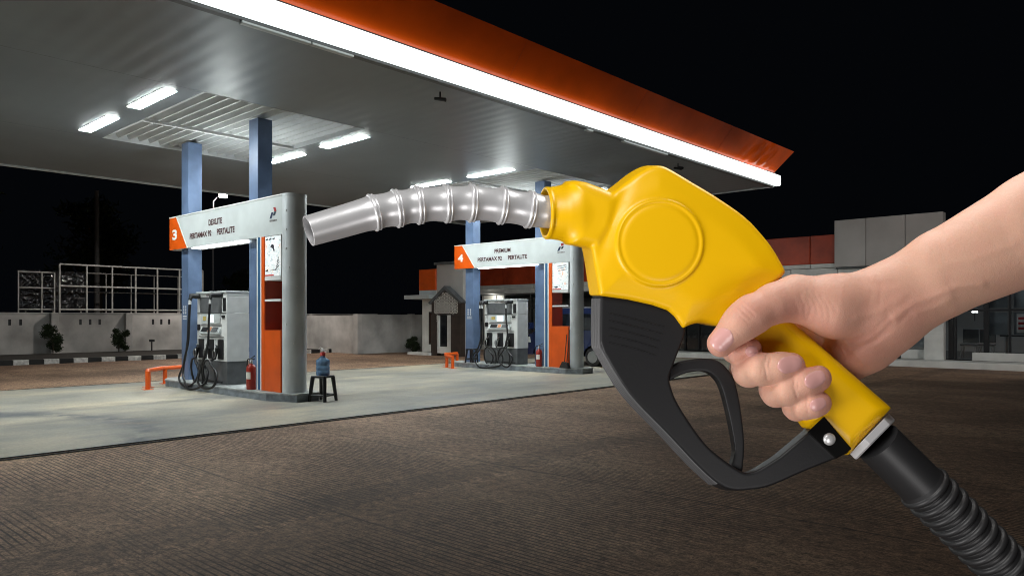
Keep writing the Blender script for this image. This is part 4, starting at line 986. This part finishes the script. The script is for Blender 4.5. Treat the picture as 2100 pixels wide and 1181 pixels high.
# ---- black guard
G = 2.2
us = np.arange(1195, 1765, G); vs_ = np.arange(590, 1030, G); ws = np.arange(-56, 56, G)
U2, V2 = np.meshgrid(us, vs_, indexing='ij')
outl = np.vstack([[(1232, 603), (1231, 700)], catmull([(1238, 722), (1290, 806), (1368, 888), (1428, 952), (1470, 990), (1500, 1004), (1535, 1004), (1580, 996), (1650, 966), (1733, 932), (1743, 921)], 5, False),
                  [(1690, 856), (1656, 888)], catmull([(1600, 935), (1560, 960), (1543, 967), (1528, 968), (1505, 956), (1460, 922), (1429, 886), (1392, 829), (1378, 796), (1374, 772), (1385, 740), (1404, 690)], 5, False), [(1407, 673), (1388, 645), (1372, 634), (1340, 622), (1290, 611)]])
dG = poly_sdf(U2, V2, outl)
g3 = extrude(dG[:, :, None], ws[None, None, :], 34.0, 4.5)
V, Q = surface_nets(g3, us, vs_, ws); V = relax(V, Q, 2, 0.5)
gd = mesh_np('guard', shear(V, -34), Q, blk, nz)
def fg_tube(name, pts, r, mt, parent, seg=10, sh=None, n=5):
    P = catmull(pts, n, False) if n else np.array(pts, float)
    if sh is not None: P = shear(P, sh)
    Wp = FG(P); return MB().tube([tuple(p) for p in Wp], (r*S) if not hasattr(r, '__len__') else [x*S for x in r], seg).build(name, mt, parent)
edge = [(1231, 614), (1230.5, 700), (1238, 723), (1290, 807), (1368, 889), (1428, 953), (1470, 991)]
ribm = mat('lit_side_rubber', (0.075, 0.075, 0.077), 0.45)  # lighter than the guard; light on that side is in this colour
for w_ in (-26, -13, 0, 13, 26): fg_tube('side_rib', [(a+2.0, b-1.4, w_) for a, b in edge], 5.2, ribm, gd, 10, -34, 4)
for i in range(5):
    a = i*15
    fg_tube('face_rib', [(1250-a*0.02, 642+a, -34), (1300, 654+a, -34.3), (1362-a*0.28, 670+a*0.98, -34)], 1.1, blk, gd, 6, None, 4)
# white oval on the guard's edge
fg_tube('side_rivet', [(1250, 733, 2), (1258, 746, 2), (1266, 759, 2)], [4, 7, 4], mat('white_insert', (0.85, 0.85, 0.85), 0.3), gd, 12, -34, 0)
# bracket plate, rivet
bp = [(1690, 853), (1747, 920), (1714, 941), (1655, 886)]
m = MB(); q = [FG((a, b, -51.5)) for a, b in bp]+[FG((a, b, -30)) for a, b in bp]
m.add([tuple(x) for x in q], [(0, 1, 2, 3), (7, 6, 5, 4), (0, 4, 5, 1), (1, 5, 6, 2), (2, 6, 7, 3), (3, 7, 4, 0)]).build('bracket', blkg, nz, bevel=0.0008)
vs = []
for rr_, ww in ((0, -58), (6, -57.5), (11, -55.5), (13, -52), (13, -50)):
    for k in range(20): vs.append(tuple(FG((1701+rr_*math.cos(k*math.pi/10), 900+rr_*math.sin(k*math.pi/10), ww))))
MB().add(vs, [(i*20+k, i*20+(k+1) % 20, (i+1)*20+(k+1) % 20, (i+1)*20+k) for i in range(4) for k in range(20)], 0, True).build('rivet', mat('silver_rivet', (0.8, 0.8, 0.8), 0.35, metal=0.5), nz)
# ---- trigger lever
us = np.arange(1365, 1540, G); vs_ = np.arange(725, 985, G); ws = np.arange(-34, 34, G)
U2, V2 = np.meshgrid(us, vs_, indexing='ij')
tr = np.vstack([catmull([(1372, 752), (1392, 743), (1414, 738), (1445, 735), (1476, 741), (1503, 771), (1516, 815), (1525, 880), (1527, 920), (1523, 968)], 6, False),
                catmull([(1499, 958), (1506, 935), (1507, 916), (1499, 868), (1484, 806), (1470, 777), (1447, 762), (1414, 763), (1390, 772), (1372, 782)], 6, False)])
dT = poly_sdf(U2, V2, tr)
V, Q = surface_nets(extrude(dT[:, :, None], ws[None, None, :], 17.0, 3.5), us, vs_, ws); V = relax(V, Q, 1, 0.5)
mesh_np('trigger', shear(V, -17), Q, blk, nz)
# ---- spout with rings
ax0 = np.array([(1175, 437, 6), (1120, 434.5, -6), (1086, 430, -15), (1029, 422, -31), (967, 417, -48), (916, 418, -62), (858, 421, -79), (814, 427.5, -93), (767, 436, -109), (700, 455, -133), (633, 474, -160)], float)
ax0[:, 0] += 0
AX = catmull(ax0, 16, False)
seglen = np.r_[0, np.cumsum(np.linalg.norm(np.diff(AX, axis=0), axis=1))]
rings = [ax0[i] for i in range(2, 9)]
rs = [seglen[np.argmin(np.linalg.norm(AX-r_, axis=1))] for r_ in rings]
AXd = np.array([[np.interp(s_, seglen, AX[:, k]) for k in range(3)] for s_ in np.linspace(0, seglen[-1], 520)])
sl = np.linspace(0, seglen[-1], 520)
rad = np.interp(sl, [0, rs[0], rs[3], rs[-1], seglen[-1]], [33, 33, 34, 34.0, 31.5])
for k, s_ in enumerate(rs):
    rad += 3.2*np.exp(-((sl-s_)/15)**2)*(1 if k != 6 else 0.6)       # flare towards each ring
# waist slightly between rings is given by the flare only
Pw = FG(AXd); o_r = [r_*S*(1+w_/ (D0/S)) for r_, w_ in zip(rad, AXd[:, 2])]
m = MB(); m.tube([tuple(p) for p in Pw], o_r, 48, cap=False)
inner = [r_*0.90 for r_ in o_r]
m.tube([tuple(p) for p in Pw[-150:]], inner[-150:], 48, cap=False)
n0 = len(m.v); a0 = 48*519; b0 = 48*520+48*149
m.f += [[a0+k, a0+(k+1) % 48, b0+(k+1) % 48, b0+k] for k in range(48)]; m.m += [0]*48; m.s += [False]*48
sp = m.build('spout', met, nz)
for s_ in rs:
    c = np.array([np.interp(s_, seglen, AX[:, k]) for k in range(3)])
    c1 = np.array([np.interp(s_-9, seglen, AX[:, k]) for k in range(3)]); c2 = np.array([np.interp(s_+9, seglen, AX[:, k]) for k in range(3)])
    R0 = np.interp(s_, sl, rad); pts = []; rr_ = []
    prof = [(-6.6, -1.5), (-6.0, 1.4), (-4.6, 2.3), (-3.2, 2.0), (-2.2, 0.4), (-1.6, -1.4), (-0.8, -1.4), (0.2, 1.8), (2.2, 3.4), (4.2, 3.1), (6.0, 1.3), (6.8, -1.5)]
    for t_, dr in prof:
        pts.append(tuple(FG(c+(c2-c1)/18*t_))); rr_.append((R0+dr)*S*(1+c[2]*S/D0))
    MB().tube(pts, rr_, 48, cap=False).build('spout_ring', ring_m, sp)
tipc = AXd[-3:]
# ---- collar and hose
hd_ = np.array([0.713, 0.701, 0.0])
c0 = np.array([1787.0, 893.0, 0]); 
def hexp(c, r, t0, t1, name, mt, n=6, rot=0.25):
    e1 = np.array([0, 0, 1.0]); e2 = np.cross(hd_, e1); vs = []
    for t_, k_ in ((t0, 1.0), (t1-3, 1.0), (t1, 0.95)):
        for k in range(n):
            a = 2*math.pi*k/n+rot; vs.append(c+hd_*t_+(e1*math.cos(a)+e2*math.sin(a))*r*k_)
    vs = [tuple(FG(v)) for v in vs]
    fs = [(i*n+k, i*n+(k+1) % n, (i+1)*n+(k+1) % n, (i+1)*n+k) for i in range(2) for k in range(n)]+[list(range(n))[::-1], list(range(2*n, 3*n))]
    return MB().add(vs, fs).build(name, mt, nz, bevel=0.0004)
hexp(c0, 60, -6, 13, 'hex_collar', hexm)
P = []; Rr = []
s_ = 18.0; 
def bend(s_):     # gentle droop out of the frame
    k = max(0, s_-420); return c0+hd_*s_+np.array([0.0, 0.0006*k*k, 0.0])
ss = np.arange(18, 560, 0.9)
for x in ss:
    P.append(tuple(FG(bend(x))))
    b_ = 47.0
    if x > 146:
        ph = ((x-146) % 27.5)
        lastring = 146+27.5*9
        if x < lastring+8:
            b_ = 46.5+(7.5*max(0, 1-((ph-7)/7.0)**2)**0.5 if ph < 14 else 0)+(1.3*max(0, 1-((ph-20.5)/4.0)**2)**0.5 if abs(ph-20.5) < 4 else 0)
        else: b_ = 54-7*min(1, max(0, (x-lastring-20)/30))
    elif x > 138: b_ = 47+(x-138)*0.25
    Rr.append(b_*S)
hs = MB().tube(P, Rr, 56, cap=True).build('ribbed_hose', hosem, nz)
pe = Vector(P[-1]); pdv = (Vector(P[-1])-Vector(P[-8])).normalized()
rt = Vector((CU, SU, 0))
long_ = hose_path([pe-pdv*0.02, pe+pdv*0.12, pe+rt*0.45+Vector((0, 0, -0.55)), pe+rt*0.75+Vector((0, 0, -1.10)), pe+rt*1.4+Vector((0, 0, -pe.z+0.02)), pe+rt*2.6+Vector((0, 0.2, -pe.z+0.02))], 16)
MB().tube(long_, 0.0145, 20).build('hose', hosem, nz)

# ================================================================ THE HAND AND ARM
def hand_sdf(X, Y, Z):
    def ch(js, k=10):
        d = None
        for i in range(len(js)-1):
            a, b = js[i], js[i+1]; c = cone(X, Y, Z, a[:3], b[:3], a[3], b[3])
            d = c if d is None else smin(d, c, k)
        return d
    arm = smin(cone(X, Y, Z, (1815, 634, 12), (1935, 560, 15), 84, 88, 0.80), cone(X, Y, Z, (1935, 560, 15), (2125, 468, 20), 88, 111, 0.88), 12)
    arm = smin(arm, cone(X, Y, Z, (2125, 468, 20), (2560, 240, 40), 111, 155, 0.9), 12)
    arm = smin(arm, cone(X, Y, Z, (2560, 240, 40), (3000, 60, 120), 150, 165, 0.95), 60)
    thenar = smin(cone(X, Y, Z, (1632, 612, -44), (1712, 628, -30), 45, 60), cone(X, Y, Z, (1712, 628, -30), (1812, 622, 5), 60, 72, 0.85), 30)
    heel = smin(cone(X, Y, Z, (1828, 660, 30), (1775, 700, 40), 60, 60), cone(X, Y, Z, (1775, 700, 40), (1725, 730, 75), 60, 40), 20)
    palm = smin(cone(X, Y, Z, (1800, 640, 40), (1660, 660, 92), 62, 36), cone(X, Y, Z, (1790, 690, 60), (1715, 770, 88), 52, 34), 30)
    base = smin(smin(thenar, heel, 30), smin(arm, palm, 30), 34)
    thumb = ch([(1632, 612, -44, 44), (1588, 622, -72, 39), (1540, 646, -92, 37.5), (1515, 666, -98, 34.5), (1478, 704, -96, 28.5)], 16)
    # thumb pad flattening and joint swelling
    thumb = smin(thumb, cone(X, Y, Z, (1545, 645, -94), (1528, 655, -97), 38, 37), 12)
    idx = ch([(1655, 660, 92, 32), (1520, 700, 40, 28), (1508, 716, -10, 27), (1518, 722, -50, 25), (1540, 716, -66, 23)], 12)
    mid = ch([(1680, 700, 92, 32), (1560, 742, 62, 31), (1530, 756, 10, 32), (1536, 760, -45, 32), (1562, 757, -80, 32), (1600, 754, -86, 30.5), (1624, 751, -84, 28)], 12)
    rin = ch([(1705, 740, 90, 31), (1620, 785, 62, 30), (1588, 797, 12, 30), (1592, 803, -42, 30), (1620, 799, -78, 30.5), (1655, 786, -84, 29), (1679, 776, -82, 27)], 12)
    pin = ch([(1725, 770, 86, 28), (1660, 825, 60, 26), (1630, 833, 15, 25), (1634, 836, -38, 25.5), (1652, 833, -70, 26), (1672, 829, -78, 25.5), (1682, 827, -77, 24)], 10)
    f = smin(smin(mid, rin, 4), pin, 4); f = smin(f, idx, 4)
    base = smin(base, thumb, 22)
    d = smin(base, f, 5)
    # palm meets the fingers behind the grip
    w_ = np.clip((Z-40)/40, 0, 1)
    d = np.where(Z > 40, smin(base, f, 5)*(1-w_)+smin(base, f, 22)*w_, d)
    # veins and tendons
    for js, r_ in (([(1835, 650), (1875, 622), (1925, 604), (1965, 587), (2015, 584)], 2.6), ([(1880, 640), (1915, 632), (1950, 612)], 2.0), ([(1760, 650), (1800, 640), (1850, 610)], 1.6), ([(1930, 545), (2000, 530), (2080, 500)], 1.6)):
        dd = np.full(np.broadcast(X, Y, Z).shape, 1e9)
        for i in range(len(js)-1):
            ax, ay = js[i]; bx, by = js[i+1]; ex, ey = bx-ax, by-ay
            t = np.clip(((X-ax)*ex+(Y-ay)*ey)/(ex*ex+ey*ey), 0, 1)
            dd = np.minimum(dd, np.hypot(X-ax-ex*t, Y-ay-ey*t)+0*Z)
        d = d-r_*np.exp(-(dd/9.0)**2)*(Z < 10)
    # creases
    for js, dep, wd in CREASE:
        dd = np.full(np.broadcast(X, Y, Z).shape, 1e9)
        for i in range(len(js)-1):
            ax, ay = js[i]; bx, by = js[i+1]; ex, ey = bx-ax, by-ay
            t = np.clip(((X-ax)*ex+(Y-ay)*ey)/(ex*ex+ey*ey), 0, 1)
            dd = np.minimum(dd, np.hypot(X-ax-ex*t, Y-ay-ey*t)+0*Z)
        d = d+dep*np.exp(-(dd/wd)**2)*(Z < 0)
    return d
CREASE = [
    ([(1520, 622), (1534, 634), (1547, 646)], 1.0, 2.0), ([(1513, 628), (1526, 641), (1540, 654)], 1.2, 2.0), ([(1507, 636), (1519, 649), (1532, 660)], 0.9, 2.0), ([(1528, 615), (1541, 627), (1555, 640)], 0.7, 2.2),
    ([(1640, 606), (1652, 625), (1650, 648)], 1.0, 4.0), ([(1655, 612), (1664, 632), (1656, 655)], 1.0, 4.0), ([(1630, 622), (1640, 640)], 0.8, 4.0),
    ([(1690, 718), (1740, 722), (1790, 700), (1830, 662)], 1.9, 7.0), ([(1745, 702), (1790, 682), (1822, 650)], 1.2, 6.0), ([(1800, 695), (1840, 668), (1862, 640)], 1.0, 6.0),
    ([(1770, 575), (1800, 585), (1835, 580)], 1.2, 8.0),
    ([(1572, 728), (1568, 748), (1573, 776)], 1.7, 2.6), ([(1580, 732), (1577, 752)], 1.2, 2.2), ([(1564, 740), (1562, 766)], 0.9, 2.2),
    ([(1630, 778), (1628, 794), (1634, 812)], 1.6, 2.6), ([(1637, 782), (1636, 798)], 1.0, 2.2), ([(1656, 812), (1654, 830), (1658, 848)], 1.3, 2.4),
    ([(1655, 596), (1672, 622), (1678, 646)], 0.8, 3.0), ([(1668, 600), (1686, 628), (1690, 652)], 0.7, 3.0), ([(1684, 606), (1700, 632), (1702, 658)], 0.7, 3.2), ([(1700, 612), (1716, 640)], 0.5, 3.5),
    ([(1780, 560), (1788, 590), (1784, 620)], 0.6, 5.0), ([(1798, 556), (1808, 590), (1802, 624)], 0.6, 5.0), ([(1497, 668), (1508, 680), (1518, 690)], 0.7, 2.2),
]
def build_hand():
    G = 2.3
    us = np.concatenate([np.arange(1430, 2150, G), np.arange(2150, 3240, 9.0)]); vs_ = np.concatenate([np.arange(-160, 330, 8.0), np.arange(330, 880, G)])
    ws = np.concatenate([np.arange(-150, -142, 4), np.arange(-142, 150, G+0.2), np.arange(150, 330, 9)])
    d = np.empty((len(us), len(vs_), len(ws)), np.float32)
    Y, Z = vs_[None, :, None], ws[None, None, :]
    for i in range(0, len(us), 12): d[i:i+12] = hand_sdf(us[i:i+12][:, None, None], Y, Z)
    V, Q = surface_nets(d, us, vs_, ws); del d
    V = relax(V, Q, 1, 0.5)
    # skin tone: pinker at fingertips, knuckles and the heel of the palm
    tone = np.zeros((len(V), 4)); tone[:, 3] = 1
    pink = np.zeros(len(V))
    for c, r_, k in (((1478, 704, -96), 42, 0.55), ((1535, 645, -120), 34, 0.45), ((1548, 716, -66), 34, 0.7), ((1640, 751, -84), 34, 0.6), ((1694, 774, -82), 34, 0.6), ((1694, 828, -77), 34, 0.7),
                     ((1530, 757, -20), 40, 0.35), ((1590, 800, -20), 40, 0.35), ((1632, 836, -20), 40, 0.35), ((1730, 745, 0), 80, 0.35), ((1800, 690, -20), 70, 0.25), ((1620, 645, -80), 40, 0.35), ((1860, 640, -30), 60, 0.3), ((1700, 640, -60), 110, 0.3), ((1570, 620, -90), 60, 0.25)):
        pink += k*np.exp(-(((V-np.array(c))**2).sum(1))/(r_*r_))
    tone[:, 0] = np.clip(pink, 0, 1)
    return V, Q, tone
sk = mat('skin', (0.62, 0.38, 0.28), 0.54, spec=0.32); n = N(sk)
at = n.new('VertexColor'); at.layer_name = 'tone'; sp_ = n.new('SeparateColor'); n.link(at.outputs[0], sp_.inputs[0])
tc = n.new('TexCoord').outputs['Object']
big = n.noise(tc, 55, 4, 0.6); fine = n.noise(tc, 1400, 4, 0.7)
cc = n.mix(n.ramp(big, [(0.35, (0,)*3), (0.7, (0.55,)*3)]), (0.725, 0.435, 0.315), (0.69, 0.365, 0.275))
cc = n.mix(sp_.outputs[0], cc, (0.66, 0.27, 0.215))
cc = n.mix(1.0, cc, n.ramp(fine, [(0.3, (0.93, 0.91, 0.90)), (0.65, (1.03, 1.02, 1.02))]), 'MULTIPLY')
n.link(cc, n.b.inputs['Base Color'])
n.b.inputs['Subsurface Weight'].default_value = 0.25; n.b.inputs['Subsurface Radius'].default_value = (1.0, 0.35, 0.2); n.b.inputs['Subsurface Scale'].default_value = 0.004
vo = n.new('TexVoronoi'); vo.inputs['Scale'].default_value = 1100; n.link(tc, vo.inputs['Vector'])
hh = n.math('ADD', n.math('MULTIPLY', vo.outputs['Distance'], 0.5), n.math('ADD', fine, n.math('MULTIPLY', n.noise(tc, 260, 4, 0.6), 1.6)))
bp_ = n.new('Bump'); bp_.inputs['Strength'].default_value = 0.45; bp_.inputs['Distance'].default_value = 0.00035
n.link(hh, bp_.inputs['Height']); n.link(bp_.outputs[0], n.b.inputs['Normal'])
V, Q, tone = build_hand()
hand = mesh_np('person', V, Q, sk, None, tone, tuple(FG((1800, 640, 10))))
tag(hand, 'bare forearm and hand reaching in from the right, fingers closed round the yellow handle', 'person')
# nails, laid on the skin by following the surface
nm_ = mat('fingernail', (0.70, 0.37, 0.34), 0.28, spec=0.5, coat=0.3)
def nail(cu, cv, L, Wd, ang, taper=0.0):
    ca, sa = math.cos(R(ang)), math.sin(R(ang)); nl, nw = 22, 16; pts = []; flat = []
    for i in range(nl+1):
        for j in range(nw+1):
            a = (i/nl*2-1); b = (j/nw*2-1)
            e = (1-abs(a)**2.6)**(1/2.6) if abs(a) < 1 else 0.0
            x = a*L/2; y = b*Wd/2*e*(1-taper*a); pts.append((cu+x*ca-y*sa, cv+x*sa+y*ca)); flat.append((a, b*e))
    P = np.array(pts); A = np.array(flat)
    lo = np.full(len(P), -150.0)
    w_ = lo.copy(); done = np.zeros(len(P), bool)
    for st in range(400):
        dd = hand_sdf(P[:, 0], P[:, 1], w_)
        done |= dd < 0.25
        w_ = np.where(done, w_, w_+np.maximum(dd*0.6, 0.15)); w_ = np.minimum(w_, 60)
    # smooth out the crease wobble
    Wm = w_.reshape(nl+1, nw+1)
    rim = np.maximum(np.abs(A[:, 0]), 0)**2; ed = np.abs(A[:, 0])**2.6+np.abs(np.tile(np.linspace(-1, 1, nw+1), nl+1))**2.6
    lift = np.where(ed > 0.8, 1.7*(1.4-np.clip(ed, 0, 1.4))/0.6, 1.7)-0.9
    w2 = w_-lift
    w2 = np.where(A[:, 0] > 0.8, w_-0.9, w2)
    V3 = np.column_stack([P, w2])
    m = MB().add([tuple(x) for x in FG(V3)], [(i*(nw+1)+j, i*(nw+1)+j+1, (i+1)*(nw+1)+j+1, (i+1)*(nw+1)+j) for i in range(nl) for j in range(nw)], 0, True)
    return m.build('fingernail', nm_, hand)
nail(1481, 696, 50, 43, 133)
nail(1541, 720, 26, 22, -10)
nail(1619, 747, 52, 34, -14)
nail(1671, 778, 46, 32, -28)
nail(1677, 829, 36, 25, -22)

# dark T-shirt sleeve over the upper arm, beyond the right edge of the frame
sp2 = catmull([(2700, 178, 62), (2790, 140, 78), (2900, 98, 98), (3010, 56, 122), (3160, 20, 160), (3330, 0, 215)], 8, False)
MB().tube([tuple(p) for p in FG(sp2)], [(172+14*math.sin(i*0.9)*0.5+i*1.2)*S*(1+p[2]*S/D0) for i, p in enumerate(sp2)], 40).build('sleeve', mat('charcoal_cloth', (0.03, 0.032, 0.038), 0.9, bump=0.4, bscale=300), hand)
